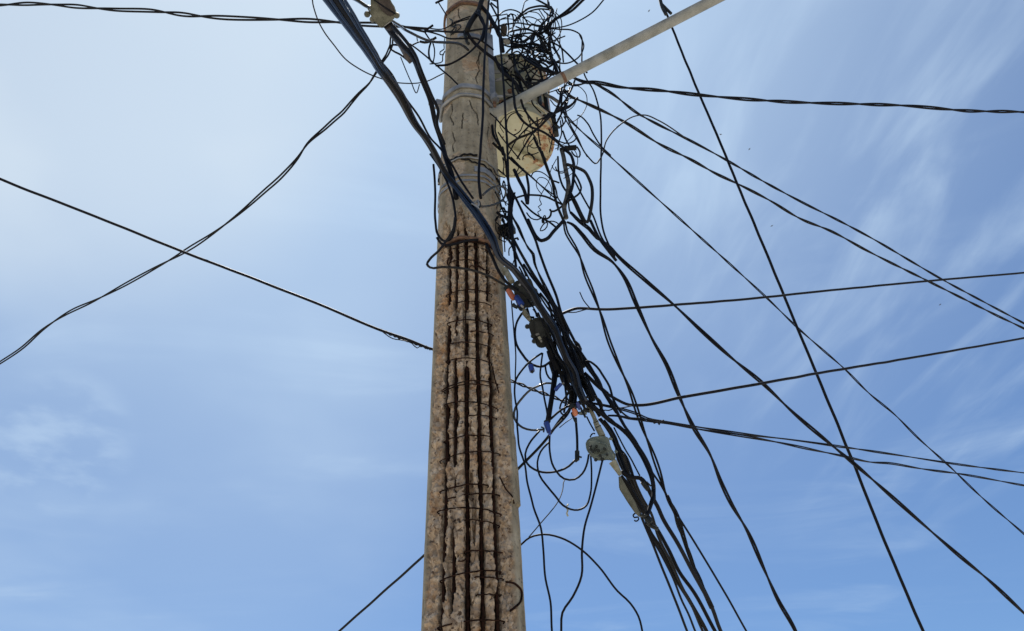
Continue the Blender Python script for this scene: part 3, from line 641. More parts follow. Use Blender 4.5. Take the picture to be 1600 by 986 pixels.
# verticals in front of the pole
cable('B 415,-10 390,300 370,700 C 465,0 450,250 435,500 450,640', [2.92, 2.94, 2.96], 3.8, 'black cable hanging straight down the pole face to the clamp', e0=1.5)
cable('B 480,-10 490,200 510,450 530,700 C 640,0 655,250 660,450 670,620 680,900 D 745,150 760,280 770,380', [3.0, 3.1, 3.15], 3.4, 'long black cable hanging straight down past the right side of the pole', e0=1.5)
cable('B 360,0 340,70 300,130 270,180 245,235', [2.98, 2.95], 8.0, 'short thick black sleeve hanging on the pole top', mt=M_WIRE2)
cable('B 245,250 300,325 380,400 475,480 a3 400,260 540,400 640,480 720,620', [2.97, 3.1, 3.2], 5.0, 'thick black cable slanting from the hook to the tangle on the transformer')
cable('B 355,45 395,95 435,165 465,215 500,280 a2 1050,800', [2.97, 3.1], 5.0, 'thick black cable slanting down from the short sleeve past the pole edge')
cable('B 335,85 350,140 380,200 375,270 360,310', [2.95, 2.96], 5.0, 'loose black cable end hanging on the pole face below the sleeve')
for tq, lb in (('a2 850,60 900,150 960,260', 'left thin wire of the slanting rungs between the two upright cables'), ('a2 860,40 910,85 960,125', 'upper thin wire of the slanting rungs between the two upright cables'), ('a2 860,-10 950,15', 'topmost short wire between the two upright cables at the picture edge')):
    cable(tq, [3.1, 3.1], 2.6, lb, name='wire', cat='wire')
cable('a2 800,180 880,320 950,430 1010,560', [3.15, 3.2], 5.0, 'thick black cable crossing behind the two upright cables')
cable('a2 530,480 700,450 820,440 960,410 1100,370', [3.0, 3.2], 3.0, 'level black wire leading from the pole hook into the tangle', name='wire', cat='wire')
cable('a2 280,350 400,300 540,250', [2.96, 2.97], 2.0, 'upper thin wire of the pair tied across the pole under the rusty ring', name='wire', cat='wire')
cable('a2 290,360 400,325 520,290', [2.96, 2.97], 2.0, 'lower thin wire of the pair tied across the pole under the rusty ring', name='wire', cat='wire')
bm = bmesh.new()
P = [onp(*phi_at(x, y), .012) for x, y in parse('a2 240,300 280,360 260,420 310,380 300,460 250,520 320,500 330,440 280,430 370,400 400,440 250,560')]
tube(bm, spline(P, .006), .005, 6); put('tie_wire', bm, M_DKBOX, pole)
# grey loop by the clamp
cable('b5 930,640 1020,560 1120,510 1220,505 1285,570 1270,660 1200,740 1090,790 980,815 880,815', [2.9, 3.0, 2.93], 3.2, 'glossy wire ring sticking out to the right of the pole clamp', mt=M_GLOSS, name='wire', cat='wire')

FZX = []
# --- the tangle above and over the transformer
TG = 'wires knotted together over the transformer'
tangle = '''T 630,320 750,200 900,115 1050,95 1150,120 1190,150|3.6
T 640,330 760,230 900,160 1000,140 1180,150|2.6
T 750,270 860,260 960,290 1060,370|1.8
T 1000,140 1060,230 1090,300 1040,380|1.8
T 1050,140 1130,220 1140,280|1.8
T 1190,100 1230,180 1200,240 1090,340 1040,400|3
T 1140,-20 1160,100 1190,150 1230,200 1130,300 1000,470|3
T 960,-10 1100,60 1190,110|3.4
T 850,-10 800,20 760,130 735,220 690,330|1.8
T 550,490 700,460 820,450 950,500 1030,560 1100,630 1160,720|3.4
T 650,410 740,440 830,440 960,520 1030,580|2.6
T 760,640 850,570 960,490 1060,430 1170,400|2.4
T 720,690 730,580 770,470 760,290|1.8
T 670,640 720,590 760,500|1.6
T 780,660 900,560 1000,470 1080,350|2.2
T 460,690 560,720 700,700 800,690 900,670 1000,690 1100,740|3.4
T 500,830 560,760 680,730 800,720 950,740 1100,820|3.6
T 820,690 870,665 950,680 1040,740 1110,800|3.8
T 700,720 800,760 950,860 1100,870|3.6
T 930,650 1010,600 1050,540 1090,440|2.2
T 1130,380 1150,500 1170,620 1180,750 1190,880 1200,985|4.2
T 1190,380 1180,560 1150,700 1180,880|3
T 1250,240 1320,420 1330,600 1310,760 1240,830|1.8
T 1260,190 1340,280 1360,400 1310,560 1240,660|1.8
T 1210,720 1300,860 1330,950 1320,1040|2
T 525,230 530,320 540,420 530,540|3
T 548,260 555,222 580,215 602,240 612,300 610,360 600,480|2.6
T 570,210 650,240 640,340 610,420 560,440|1.8
T 960,860 1100,730 1090,600 1010,420 1080,350|2.4
T 1060,640 1010,720 990,760|2.2
T 750,270 850,330 950,400 1010,410|1.8
T 400,310 440,298 500,290 560,292 620,300|1.5
T 280,245 350,242 420,235 470,226 520,215|1.8
T 560,540 650,570|2.6
T 430,600 560,620 700,690|4
T 1090,560 1030,640 1100,760 1180,850|3
T 560,640 610,680 760,690|3.6
T 540,870 600,820 700,800 740,860 690,930|2.8
T 620,830 680,880 660,960 600,960|2.2
T 950,760 1080,800 1140,900|2.8
T 880,700 1000,790 1160,830 1200,940|2.6
T 980,880 1080,940 1150,960|2.2
T 1000,830 1100,850 1110,940 1000,930|2
T 900,370 1000,400 1090,420 1180,430|3
T 820,450 870,400 900,370|3
T 1160,30 1180,200 1100,330 1120,480|2
T 1090,180 1160,260 1140,400 1180,520|2
T 850,180 980,200 1070,320 1110,520|1.6
T 690,360 680,280 720,240 820,210|2
a3 680,180 720,260 800,260 900,230|2.2
a3 840,180 780,290 700,300|2.2
a3 800,400 880,300 960,250 1000,250|2.4
a3 860,280 940,350 1030,400|2.2
a3 1000,280 930,370 880,450|2.4
a3 800,430 950,440 1100,470|3.4
a3 860,570 960,500 1040,430|3.4
a3 800,120 900,190 1050,280 1250,350|4.6
a3 760,70 900,150 1000,230 1060,450|4
a3 450,250 540,380 640,480 720,620|5
a3 640,250 740,420 850,580|5.4
a3 620,60 640,250 690,420 760,620|5
a3 540,60 600,180 640,330|4
a3 1190,0 1230,150 1290,300 1300,350|3.4
a3 1240,130 1320,280 1330,340|3
a3 1280,30 1330,130 1330,260 1350,330|2
a3 1000,100 1120,160 1170,200 1190,120|3
a3 1060,390 1150,360 1230,370|2.4
a3 1130,270 1200,310 1280,360|4
a3 720,30 780,110 830,160 1000,160|3
a3 480,440 560,530 680,590 760,640|2.4
a3 470,450 540,430 600,440|3.4
a3 640,350 690,400 740,430 700,460 640,410|3
a3 820,460 870,570|2
a3 870,460 950,540|2
a3 390,820 540,720 680,680 800,610|3.2
a3 330,80 400,200 560,300|3
a3 1350,570 1340,700 1300,850 1250,960|5
a3 1430,500 1360,700 1350,980|3
a3 1560,450 1500,600 1400,780 1270,950|3.6
a3 1480,560 1450,700 1380,900|3
a3 1270,600 1320,660 1420,640|2.4
a3 1150,640 1270,600 1380,560 1430,500|2
a3 1320,560 1390,620 1460,610 1500,600|3
a3 1180,750 1280,850 1350,860|2
a3 1578,770 1480,860 1360,910 1240,970|3
a3 1290,650 1400,690 1440,780 1390,880 1400,985|2
a3 1240,960 1160,985 1080,990|4
a4 1080,430 1140,300 1210,190 1260,40|3
a4 1100,360 1160,330 1180,420 1130,480|2.4
a4 1160,480 1220,380 1210,290 1230,190|2.4
a4 330,920 450,700 560,560 700,430 850,350 1000,290|2.2
a4 470,970 560,820 680,620 800,500 900,390|3
a4 330,760 500,650 650,590 780,510 900,390 1000,300 1130,200 1290,150 1400,30|4.6
a4 40,250 150,350 300,520 470,640|2.6
a4 150,330 140,450 180,680 240,830 300,985|2.6
a4 90,450 110,590 210,780 260,900|4.4
a4 100,720 210,820 290,985|5
a4 180,560 300,720 450,900 520,985|2.4
a4 780,330 790,480 810,640 830,760|2.6
a4 730,640 800,790 860,900 910,985|4.4
a4 640,870 640,760 700,680 750,620|1.6
a4 560,985 570,930 720,900 800,870|2
a4 640,870 730,950 740,985|3
a4 1000,320 1030,480 1010,680 970,870|2
a4 1010,330 1060,430 1120,490|4.4
a4 1140,380 1160,560 1120,700 1100,830|2.4
a4 1180,540 1230,680 1290,790|3
a4 600,180 640,330 700,500 730,620|1.8
a4 820,30 860,160 990,260|3.4
a4 690,60 760,180 840,260|2.6
a4 960,330 880,350 850,400 760,460|2.4
a4 950,280 1040,330 1060,440|5
a4 900,350 1000,270 1050,300|6
a5 340,150 420,230 500,300 620,400|4
a5 250,160 270,260 260,380 330,480|2
a5 460,250 500,300 460,390 430,440|2
a5 540,320 540,370 480,420|1.6
a5 190,350 230,390 270,420|3
a5 110,330 180,440 290,470|1.6'''
# the dense heart of the knot: many short loops piled on the lid of the transformer
rg = random.Random(21); hubs = [(862, 22), (878, 62), (872, 95), (800, 52), (788, 70), (812, 72), (838, 78), (855, 100), (868, 118), (795, 95), (820, 95), (842, 44), (806, 110)]
for k in range(22):
    a, b = rg.sample(hubs, 2); mx_, my_ = (a[0] + b[0]) / 2, (a[1] + b[1]) / 2; dx, dy = b[0] - a[0], b[1] - a[1]; bow = rg.uniform(-.45, .45)
    j = lambda q, r: (q[0] + rg.uniform(-r, r), q[1] + rg.uniform(-r, r))
    pts = [j(a, 9), j((mx_ - dx * .25 + dy * bow * .8, my_ - dy * .25 - dx * bow * .8), 5), j((mx_ + dx * .25 + dy * bow, my_ + dy * .25 - dx * bow), 5), j(b, 9)]
    if rg.random() < .6: pts.append((pts[-1][0] + rg.uniform(-16, 12), pts[-1][1] + rg.uniform(6, 26)))
    tangle += '\nP ' + ' '.join('%.1f,%.1f' % q for q in pts) + '|%.1f' % rg.choice((1.6, 1.8, 2.2, 2.6, 3.0, 3.6))
fine = [(790, 300), (786, 330), (792, 360), (800, 395), (783, 350), (797, 320), (788, 285)]
for k in range(15):
    a = rg.choice(fine); r = rg.uniform(4, 13); a0 = rg.uniform(0, 6.3); sw = rg.uniform(2.5, 6.5); ex = rg.uniform(.5, 1.0)
    FZX.append('P ' + ' '.join('%.1f,%.1f' % (a[0] + r * ex * math.cos(a0 + sw * i / 6) + 1.2 * i * rg.uniform(-.4, .6), a[1] + r * 1.5 * math.sin(a0 + sw * i / 6) + i * 1.5) for i in range(7)) + '|%.1f' % rg.choice((1.2, 1.4, 1.8, 2.2)))
fine = [(800, 40), (830, 60), (856, 50), (880, 70), (850, 90), (870, 110), (888, 160), (880, 200), (893, 130), (815, 110), (845, 120), (805, 190), (830, 215), (815, 250), (850, 290), (835, 320), (880, 250), (800, 270)]
for k in range(26):
    a = rg.choice(fine); r = rg.uniform(13, 32); a0 = rg.uniform(0, 6.3); sw = rg.uniform(2.0, 5.6); ex = rg.uniform(.55, 1.1); rt_ = rg.uniform(-.5, .5)
    tangle += '\nP ' + ' '.join('%.1f,%.1f' % (a[0] + r * ex * math.cos(a0 + sw * i / 7) + rt_ * r * math.sin(a0 + sw * i / 7), a[1] + r * .9 * math.sin(a0 + sw * i / 7) + i * .8) for i in range(8)) + '|%.1f' % rg.choice((1.2, 1.4, 1.6, 2.0, 2.4))
deps = {'P': (3.28, 3.5), 'T': (3.30, 3.55), 'a3': (3.22, 3.38), 'a4': (3.16, 3.32), 'a5': (3.14, 3.3)}
TL = {'P': 'short black wire lost in the dense heart of the knot above the transformer', 'T': 'black wire curling through the knot of wires on top of the transformer', 'a3': 'black wire crossing the transformer wall beside the lamp pipe',
      'a4': 'black wire straggling over the rusty transformer underside', 'a5': 'short black wire curling at the bottom edge of the transformer'}
for ln_ in tangle.split('\n'):
    tk, w = ln_.split('|'); f = tk.split()[0]; a, b = deps[f]; a = random.uniform(a, b)
    cable(tk, [a, a + random.uniform(-.12, .06), a + random.uniform(-.1, .08)], float(w) * .86, TL[f], name='tangled_wire', cat='wire', group=TG + {'P': ' heart', 'T': ' top', 'a3': ' wall', 'a4': ' underside', 'a5': ' rim'}[f], mt=random.choice((M_WIRE, M_WIRE, M_WIRE2)))
# sagging arcs in front of the tank
cable('a3 610,420 600,560 620,700 680,900 a4 440,150 500,300 600,420 690,480 780,510 920,580 1050,680 1180,790', [3.15, 3.12, 3.2], 3.8, 'cable sagging in a long arc down across the transformer underside')
cable('a3 620,450 680,620 730,750 800,900 a4 560,150 620,260 720,390 800,470', [3.15, 3.15], 3.4, 'cable sagging just right of the long arc across the transformer underside')
cable('a3 1110,670 1200,715 1310,785', [3.4, 3.35], 5.0, 'pale grey stub of cable right of the transformer', mt=M_GREYW)
cable('a4 1390,780 1440,860 1430,940 1360,920 1310,850', [3.2, 3.2], 2.4, 'little wire loop curling off the taped cable head', name='wire', cat='wire')
cable('a4 1140,840 1250,810 1390,795', [3.2, 3.18], 8.0, 'stubby taped cable head poking right beside the transformer', mt=M_WIRE2)
# --- cables at the right leaving the tangle top
cable('P 960,-22 943,0 z4 330,90 230,155 100,205 0,215 T 1100,430', [2.9, 3.35], 2.0, 'thin wire curving up from the tangle to the top edge', name='wire', cat='wire', e0=.6)
cable('P 925,-20 904,0 z4 120,90 40,150 0,185 T 1150,430 1000,540', [2.8, 3.35], 4.4, 'left cable of the heavy pair rising from the tangle to the top edge', e0=1)
cable('P 932,-20 911,0 z4 160,85 80,130 20,160 T 1180,400 1130,520', [2.8, 3.35], 4.0, 'right cable of the heavy pair rising from the tangle to the top edge', e0=1)
cable('T 260,420 400,400 540,370 680,355 850,380 1050,400 1150,430 1300,450 B 1060,235 1110,260 1130,400 1130,470 1150,575 1220,700 1270,900 C 1370,0 1378,250 1372,600 1375,780 1400,930 D 1450,120 1500,240 1530,300', [3.3, 3.3, 3.25, 3.3], 2.4, 'lone thin wire hanging straight down right of the transformer', name='wire', cat='wire')
cable('T 1170,640 1300,700 1430,810 1578,960 B 1100,495 1170,560', [3.35, 3.3], 2.8, 'wire slanting from the tangle to the back of the lamp pipe', name='wire', cat='wire')
# --- spans to the right
cable('B 1000,560 1090,610 1170,635 z5 100,108 200,125 320,135 480,153 640,167 820,178 1000,183 1200,190 1400,207 1600,212 1640,215', [3.35, 3.6, 3.9, 4.2], 4.8, 'black twisted cable running almost level from the lamp pipe to the right edge', kind='twist', per=.85, e1=3)
cable('P 1027,-14 1032,0 1042.6,24 1050.7,44.6 1093,148 1115.6,200 1150,282.5 1199.5,400 1249,520 1276,584.5 1330,715 1379.5,839 1442,985.5 1450,1004', [3.7, 4.2, 4.8, 5.4], 3.8, 'straight black cable cutting steeply from the lamp pipe to the bottom edge', e0=1, e1=2)
cable('z4 100,600 160,650 z5 100,110 150,135 265,220 330,255 450,315 570,380 700,455 840,530 960,590 1090,660 1200,725 1320,795 1450,865 1600,945 1650,972', [3.3, 4.4, 5.6, 7.0], 3.0, 'upper of two parallel wavy cables sloping to the right edge', kind='twist', per=.75, e1=3)
cable('z4 100,690 150,740 z5 55,170 100,190 220,250 330,320 450,380 530,425 600,458 720,520 820,580 930,625 1050,690 1260,795 1380,855 1500,915 1600,963 1650,988', [3.25, 4.4, 5.6, 7.0], 3.4, 'lower of two parallel wavy cables sloping to the right edge', kind='twist', per=.75, e1=3)
cable('z5 0,210 20,235 60,275 140,345 240,435 380,560 480,650 580,740 700,850 830,975 z6 900,325 980,395 1060,475 1150,550 1230,630 1330,720 1450,835 1600,965 1640,1000', [3.25, 4.0, 4.8, 5.6, 6.4], 2.9, 'wavy cable sloping down across the right half under the parallel pair', kind='twist', per=.7, e1=3)
cable('C 1195,0 1210,5 1270,60 1320,150 1378,240 1450,310', [3.25, 3.3], 2.2, 'thin wire joining the top of the long wavy cable', name='wire', cat='wire')
cable('z5 430,305 330,240 285,222 250,225 205,250 150,310 130,370 110,390 85,365 50,300 20,245 5,190', [3.75, 3.4, 3.3, 3.25], 2.0, 'thin wire dipping in a U and arching up to the upper parallel cable', name='wire', cat='wire')
cable('C 1090,10 1200,200 1270,320', [3.25, 3.3], 1.8, 'thin stray wire alongside the U shaped dip', name='wire', cat='wire')
cable('E 465,405 510,360 570,330 650,305 700,305 z6 120,185 250,180 380,170 600,153 900,122 1320,82 1600,58 1650,53', [3.25, 4.0, 4.8], 3.6, 'black cable rising gently to the right edge from above the second black box', e1=3)
cable('E 560,335 640,335 700,318 745,308', [3.25, 3.3], 1.6, 'thin wire lashed under the start of the upper rising cable', name='wire', cat='wire')
cable('E 670,180 700,245 745,300', [3.3, 3.3], 1.6, 'little bare whisker of wire standing off the upper rising cable', name='wire', cat='wire')
cable('F 660,20 800,150 900,215 1000,258 1080,262 z6 400,493 690,442 880,408 1200,355 1600,285 1650,276', [3.25, 3.5, 4.2, 5.0], 4.0, 'thicker black cable rising to the right edge from the middle of the bundle', e1=3)
cable('b2 210,90 450,100 620,130 760,160 900,190 1100,250 1300,340 1578,390 z7 220,170 400,198 600,222 800,250 1050,287 1250,318 1533,355 1580,361', [3.25, 3.6, 4.6, 5.6], 3.4, 'upper strand of the black pair running slightly downhill to the right edge', kind='twist', per=1.5, e1=3)
cable('b2 700,290 860,295 1000,330 1150,345 1300,365 1578,398 z7 220,178 400,206 560,235 700,265 820,290 920,312 1000,317 1120,338 1270,358 1533,405 1580,413', [3.25, 3.6, 4.6, 5.6], 3.4, 'lower strand of the black pair drooping apart towards the right edge', kind='twist', per=1.1, e1=3)
cable('b2 840,180 900,235 950,280 1100,350 1250,345 1380,350', [3.3, 3.4], 2.6, 'short wire wrapped round the root of the downhill pair', name='wire', cat='wire')
cable('b2 1290,350 1330,385 1370,370 1400,410 1450,390 1480,430 1500,385 1550,360', [3.38, 3.42], 1.8, 'frayed lashing wire on the root of the downhill pair', name='wire', cat='wire')
cable('b2 600,215 650,205 700,210 780,180 880,172 960,160 1050,140', [3.28, 3.35], 1.8, 'frayed lashing wire under the middle rising cable', name='wire', cat='wire')
# --- the two heavy twisted cables fanning down right
cable('b6 100,835 130,890 200,920 300,985 z5 30,600 60,630 110,690 160,740 D 1560,400 z6 170,20 210,70 255,170 310,290 360,380 400,480 450,590 510,690 550,790 600,890 z7 360,470 430,590 500,750 550,860 620,985 635,1020', [3.2, 3.4, 3.9, 4.5, 5.0], 5.6, 'thick twisted cable falling steeply to the bottom edge right of the bundle', kind='twist', per=.9, e1=1.5)
cable('b6 130,740 220,830 310,900 380,985 D 1470,200 1578,300 z6 190,0 280,80 390,175 480,260 580,350 690,440 800,545 930,655 1020,730 1130,830 z7 1000,445 1130,560 1280,690 1400,790 1533,915 1570,950', [3.2, 3.6, 4.4, 5.2], 5.0, 'thick twisted cable crossing diagonally to the lower right corner', kind='twist', per=.9, e1=2)
cable('b6 320,820 370,930 400,985 D 1470,240 1540,330', [3.2, 3.25], 4.6, 'short thick cable end overlapping the start of the falling twisted cable')
cable('b6 150,400 250,600 340,760 430,985 D 1520,290', [3.2, 3.25], 2.6, 'straight thin cable slanting inside the taped loop', name='wire', cat='wire')
cable('a6 1200,350 1240,540 1300,680 1390,800 D 1190,170 1250,270 1310,450 E 770,180 830,340 900,570 970,740 1040,950 F 1010,150 1060,300 1110,450 1170,600 1230,770 1300,985 G 1100,160 1150,310 1200,470 1270,630 1330,760', [3.2, 3.3, 3.6, 4.0], 5.0, 'loosely twisted pair hanging in a long line between the bundle and the thick twisted cables', kind='loose', per=.75)
# taped stem and taped loop
cable('b6 45,140 70,260 95,380 110,470 95,600 72,700 90,795', [3.2, 3.18, 3.2], 6.8, 'mottled taped cable stem hanging right of the transformer', mt=M_TAPE)
cable('b6 100,285 200,320 260,350 310,430 335,500 340,580 330,680 310,780 290,835 265,830', [3.18, 3.16, 3.18], 5.0, 'mottled taped cable bent round in a half loop', mt=M_TAPE)
cable('b6 80,150 130,190 160,270 160,380 150,480 120,580 100,640', [3.18, 3.17], 4.6, 'black cable bowing along the right of the taped stem')
cable('b6 130,310 215,460 232,510 215,560 120,630 40,690 0,720 a6 1000,200 975,165', [3.2, 3.16, 3.2], 3.0, 'black wire bending round the taped stem to a blunt hooked end', name='wire', cat='wire')
cable('b6 10,210 25,400 60,500 120,580', [3.2, 3.2], 3.0, 'black wire hugging the left of the taped stem', name='wire', cat='wire')
cable('b6 130,570 180,670 230,770 265,830', [3.2, 3.2], 7.0, 'thick short black cable between the taped stem and the taped loop')
cable('b6 110,640 130,740 200,800 240,840', [3.2, 3.2], 2.4, 'thin wire under the taped stem', name='wire', cat='wire')
cable('a6 640,330 720,500 790,610 850,650 920,630 1030,520 1190,340', [3.25, 3.18, 3.2], 5.4, 'thick black cable bent in a V below the taped stem')
cable('a6 540,40 600,110 720,220 850,300 980,370 1070,440', [3.25, 3.2], 3.0, 'black wire slanting through the little knot below the transformer', name='wire', cat='wire')
cable('a6 1110,395 1080,370 1000,350 900,380 850,440 830,500 900,480 945,390 890,310 880,280 900,265 912,300', [3.2, 3.18], 2.0, 'little knot of thin wire with a leaf shaped loop below the transformer', name='wire', cat='wire')
cable('a6 620,220 680,300 780,330 850,300', [3.22, 3.2], 2.0, 'thin wire sagging to the little knot', name='wire', cat='wire')
cable('a6 890,310 940,310 990,260 1000,200', [3.2, 3.2], 3.0, 'short wire from the little knot up to the hooked end', name='wire', cat='wire')
cable('a6 870,330 875,370', [3.2, 3.2], 4.5, 'small dark blob of tape on the little knot', name='wire', cat='wire')
cable('a5 1080,180 990,360 960,530 900,630 840,740 820,810 850,880 800,915 840,950 a6 800,130 840,180 790,210 815,260', [3.2, 3.2], 1.3, 'hair thin kinked wire spiralling down to the little knot', name='wire', cat='wire')
cable('a5 360,830 420,795 480,770 600,740 740,740 900,760 1060,830 1180,890', [3.15, 3.2], 3.2, 'black wire bowing level below the transformer', name='wire', cat='wire')
cable('a5 430,350 500,500 580,660 630,860', [3.15, 3.12], 5.4, 'thick cut cable end hanging under the transformer')
cable('a5 620,430 650,620 640,870', [3.2, 3.12], 4.0, 'upright cut cable end hanging under the transformer')
cable('a5 820,0 860,130 930,320 1010,520 1050,740 1110,950 a6 1180,320', [3.15, 3.2, 3.2], 3.8, 'black cable running from the transformer underside down to the taped stem foot')
cable('a5 860,60 960,350 1060,620 1110,800 1180,890', [3.15, 3.2], 2.0, 'thin wire following the cable down to the taped stem foot', name='wire', cat='wire')
cable('a5 380,150 600,370 680,440 900,650 1060,790', [3.15, 3.2], 1.8, 'lower of two thin parallel wires slanting under the transformer', name='wire', cat='wire')
cable('a5 600,380 700,470 900,635 1050,740', [3.15, 3.2], 1.8, 'upper of two thin parallel wires slanting under the transformer', name='wire', cat='wire')
cable('a5 1000,510 1060,525 1120,548', [3.18, 3.18], 2.8, 'short cut stub of wire in the gap below the transformer', name='wire', cat='wire')
# --- cables streaming down beside the pole to the bundle
cable('a5 250,0 300,250 330,480 370,640 460,800 580,985 a6 560,220 660,430 760,650 830,850 D 950,260 1010,430 1080,600 1120,740 1180,870 1240,985 E 680,650 740,750 830,890 F 790,130 880,260 950,400 1060,560 1120,680 1165,770 1190,880 1195,985', [3.15, 3.18, 3.3, 3.6], 4.0, 'rightmost of the cables streaming down beside the pole')
cable('a5 370,650 400,800 a6 400,270 480,420 560,600 650,770 720,860 740,985 D 950,440 1010,560 1100,720 1150,830 1200,940 E 600,560 680,680 740,800 790,900 F 700,0 800,150 900,320', [3.15, 3.18, 3.25, 3.3], 4.0, 'wavy cable second from the right in the stream beside the pole', kind='twist', per=.5)
cable('a6 430,650 520,780 640,985 D 800,260 900,430 1000,580 1090,740 1150,870 1200,985 E 530,430 600,560 660,650 700,760', [3.14, 3.2, 3.25], 4.4, 'brownish cable in the middle of the stream beside the pole', mt=M_WIRE2)
cable('a6 440,800 560,985 D 790,320 850,430 870,470', [3.14, 3.18], 2.6, 'thin wire ending at the top of the upper black box', name='wire', cat='wire')
cable('a6 430,830 460,985 D 780,310 840,420 850,450', [3.14, 3.16], 3.4, 'short black cable plugging into the upper black box')
cable('a7 430,0 560,190 690,370 830,560 1000,850 1060,985', [3.15, 3.2], 2.6, 'thin cable straight along the left of the stream above the boxes', name='wire', cat='wire')
cable('a7 880,680 960,860 1040,985 E 530,480 560,500', [3.2, 3.2], 1.4, 'hair thin wire beside the stream above the boxes', name='wire', cat='wire')
for tq, w, lb in (('a5 300,700 330,985 a6 330,0 370,100 370,300 385,500 400,700', 3.0, 'left'), ('a5 380,680 370,985 a6 385,0 380,240 400,500 420,800', 3.6, 'middle'), ('a5 440,700 400,985 a6 420,20 390,180 380,300 350,560', 2.6, 'right')):
    cable(tq, [3.14, 3.14], w, lb + ' of three upright black cables close to the right edge of the pole')
# frayed wires beside the pole
FZ = '''a6 200,40 230,150 270,230 300,300|1.6
a6 240,200 290,190 340,220 320,300|1.6
a6 240,440 270,600 285,820|1.8
a6 180,440 220,520 190,610 240,650 300,670|1.8
a6 280,400 320,500 330,620 380,700|3
a6 240,330 300,430 350,560 410,650|3.6
a6 330,380 300,470 350,560 320,640|2.6
a6 280,480 360,520 340,600 400,640 480,610 490,640|2.8
a6 190,620 250,520 240,440|1.6
a6 330,300 360,420 340,520|4
a6 350,640 400,740 430,830|3
a6 160,210 220,260 290,280 350,300|4
a6 420,720 440,790 430,830|4
b5 1130,370 1170,400 1150,430|1.6
b5 1120,590 1180,700 1230,840 1280,960|1.8
b5 1180,600 1210,620 1190,640 1170,610|1.4
b5 1160,400 1200,520 1240,680 1290,800|1.6
b5 1160,900 1240,890 1330,920 1360,960|1.6'''
for ln_ in FZ.split('\n') + FZX:
    tk, w = ln_.split('|'); a = random.uniform(3.16, 3.24)
    cable(tk, [a, a + random.uniform(-.04, .04)], float(w), 'frayed dark wire bristling from the right side of the pole below the transformer', name='frayed_wire', cat='wire', group='frayed wires bristling beside the pole')

# --- the lower bundle and its loops
bl = '''a8 640,40 720,180 800,330 860,500 940,690 1060,900|7|outermost right cable of the thick rope of cables past the black boxes
a8 560,300 640,480 740,700 840,900 b1 960,200|6|innermost left cable of the rope past the lower black box
a8 620,470 720,640 820,830 880,985 b1 1000,250 1080,330|5.4|second cable in the rope past the lower black box
a8 760,560 840,700 900,800 960,985 b1 1040,200 1110,340|5|cable in the heart of the rope below the boxes
a8 880,520 960,540 1030,570 1080,640 1130,720 1190,800|5|thick cable arching out to the right of the rope
a8 990,720 1060,690 1130,740 1170,900 b1 1190,50 1250,260 1310,460|5|thick cable dropping from the arch towards the right
a8 1040,560 1080,700 1120,860 1150,985 b1 1150,200 1160,250|6|heavy dark cable joining the arch to the rope
a8 1190,760 1270,730 1350,770 1440,860 1530,985 F 790,20 850,120 880,220 940,320|3.4|black cable looping out right of the rope like an ear
a8 1100,510 1200,660 1280,780 1400,985 F 800,150 880,270 970,430 1060,560 1130,670 1175,780 1192,900|4|straight black cable beside the ear loop
a8 800,700 880,820 900,985 b1 1000,300 990,500|4.6|cable dropping from the rope to the orange connector
b1 1070,40 1090,300 1060,540|5|upright cable above the orange connector
b1 1020,60 1040,280 1030,540|4.4|upright cable just left of that above the orange connector
b1 900,60 920,280 935,420 900,640|3.2|thin cable dropping left of the orange connector
b1 980,330 880,450 835,560 860,650 900,680|2.6|thin wire hooked like a J left of the orange connector
b1 1120,340 1250,470 1330,560 b2 560,230 720,370|7|heavy cable sleeve end leading to the grey box
b1 1180,30 1250,260 1330,500 1450,700|4.4|cable passing right of the heavy sleeve end
b1 1240,80 1340,290 1440,500 1540,690 b2 740,360 820,440|4.4|cable second right of the heavy sleeve end
b1 1300,220 1420,450 1520,640 1578,760|2.4|thin wire between the cables right of the sleeve end
b1 1220,20 1400,190 1578,340|3.6|cable branching right from the rope above the rising cable
a8 700,480 780,640 830,760 850,860|4|short inner cable of the rope below the lower box
a8 660,580 700,700 760,800 800,985|6|thick left flank cable of the rope under the lower box
b1 850,60 900,180 960,260 1010,330|6|cable low on the left flank of the rope
a8 680,760 720,880 740,985 b1 745,80|5|navy cable sliding off the left of the rope'''
for k, ln_ in enumerate(bl.split('\n')):
    tk, w, lb = ln_.split('|'); a = 3.18 + .012 * ((k * 7) % 6)
    cable(tk, [a, a + .02, a + .05], float(w), lb, mt=M_WIRE2 if k % 4 == 1 else M_WIRE)
ropec = parse('P 803,420 819,441 834,462 846,484 856,505 866,525 876,548 888,570 897,592 905,612 915,632'); rg2 = random.Random(5)
for k in range(20):
    i0 = rg2.randint(0, 5); i1 = min(len(ropec) - 1, i0 + rg2.randint(3, 8)); o = rg2.uniform(-15, 16); sd = rg2.uniform(0, 99); pts = []
    for i in range(i0, i1 + 1):
        q = o + 7 * noise.noise(Vector((sd, i * .6, 0))); pts.append((ropec[i][0] + q * .85 + 3, ropec[i][1] - q * .5))
    if rg2.random() < .4:
        x, y = pts[-1]; e = rg2.choice((-1, 1)); pts += [(x + 6 * e + 4, y + 12), (x + 13 * e + 3, y + 10), (x + 13 * e, y - 3), (x + 5 * e, y - 9)]
    a = rg2.uniform(3.12, 3.26)
    cable(pts, [a, a + rg2.uniform(-.05, .05)], rg2.choice((1.8, 2.2, 2.6, 3.2, 3.8)), 'black cable packed in the thick rope beside the black boxes', group='cables packed in the rope beside the black boxes', mt=rg2.choice((M_WIRE, M_WIRE2, M_FADED)))
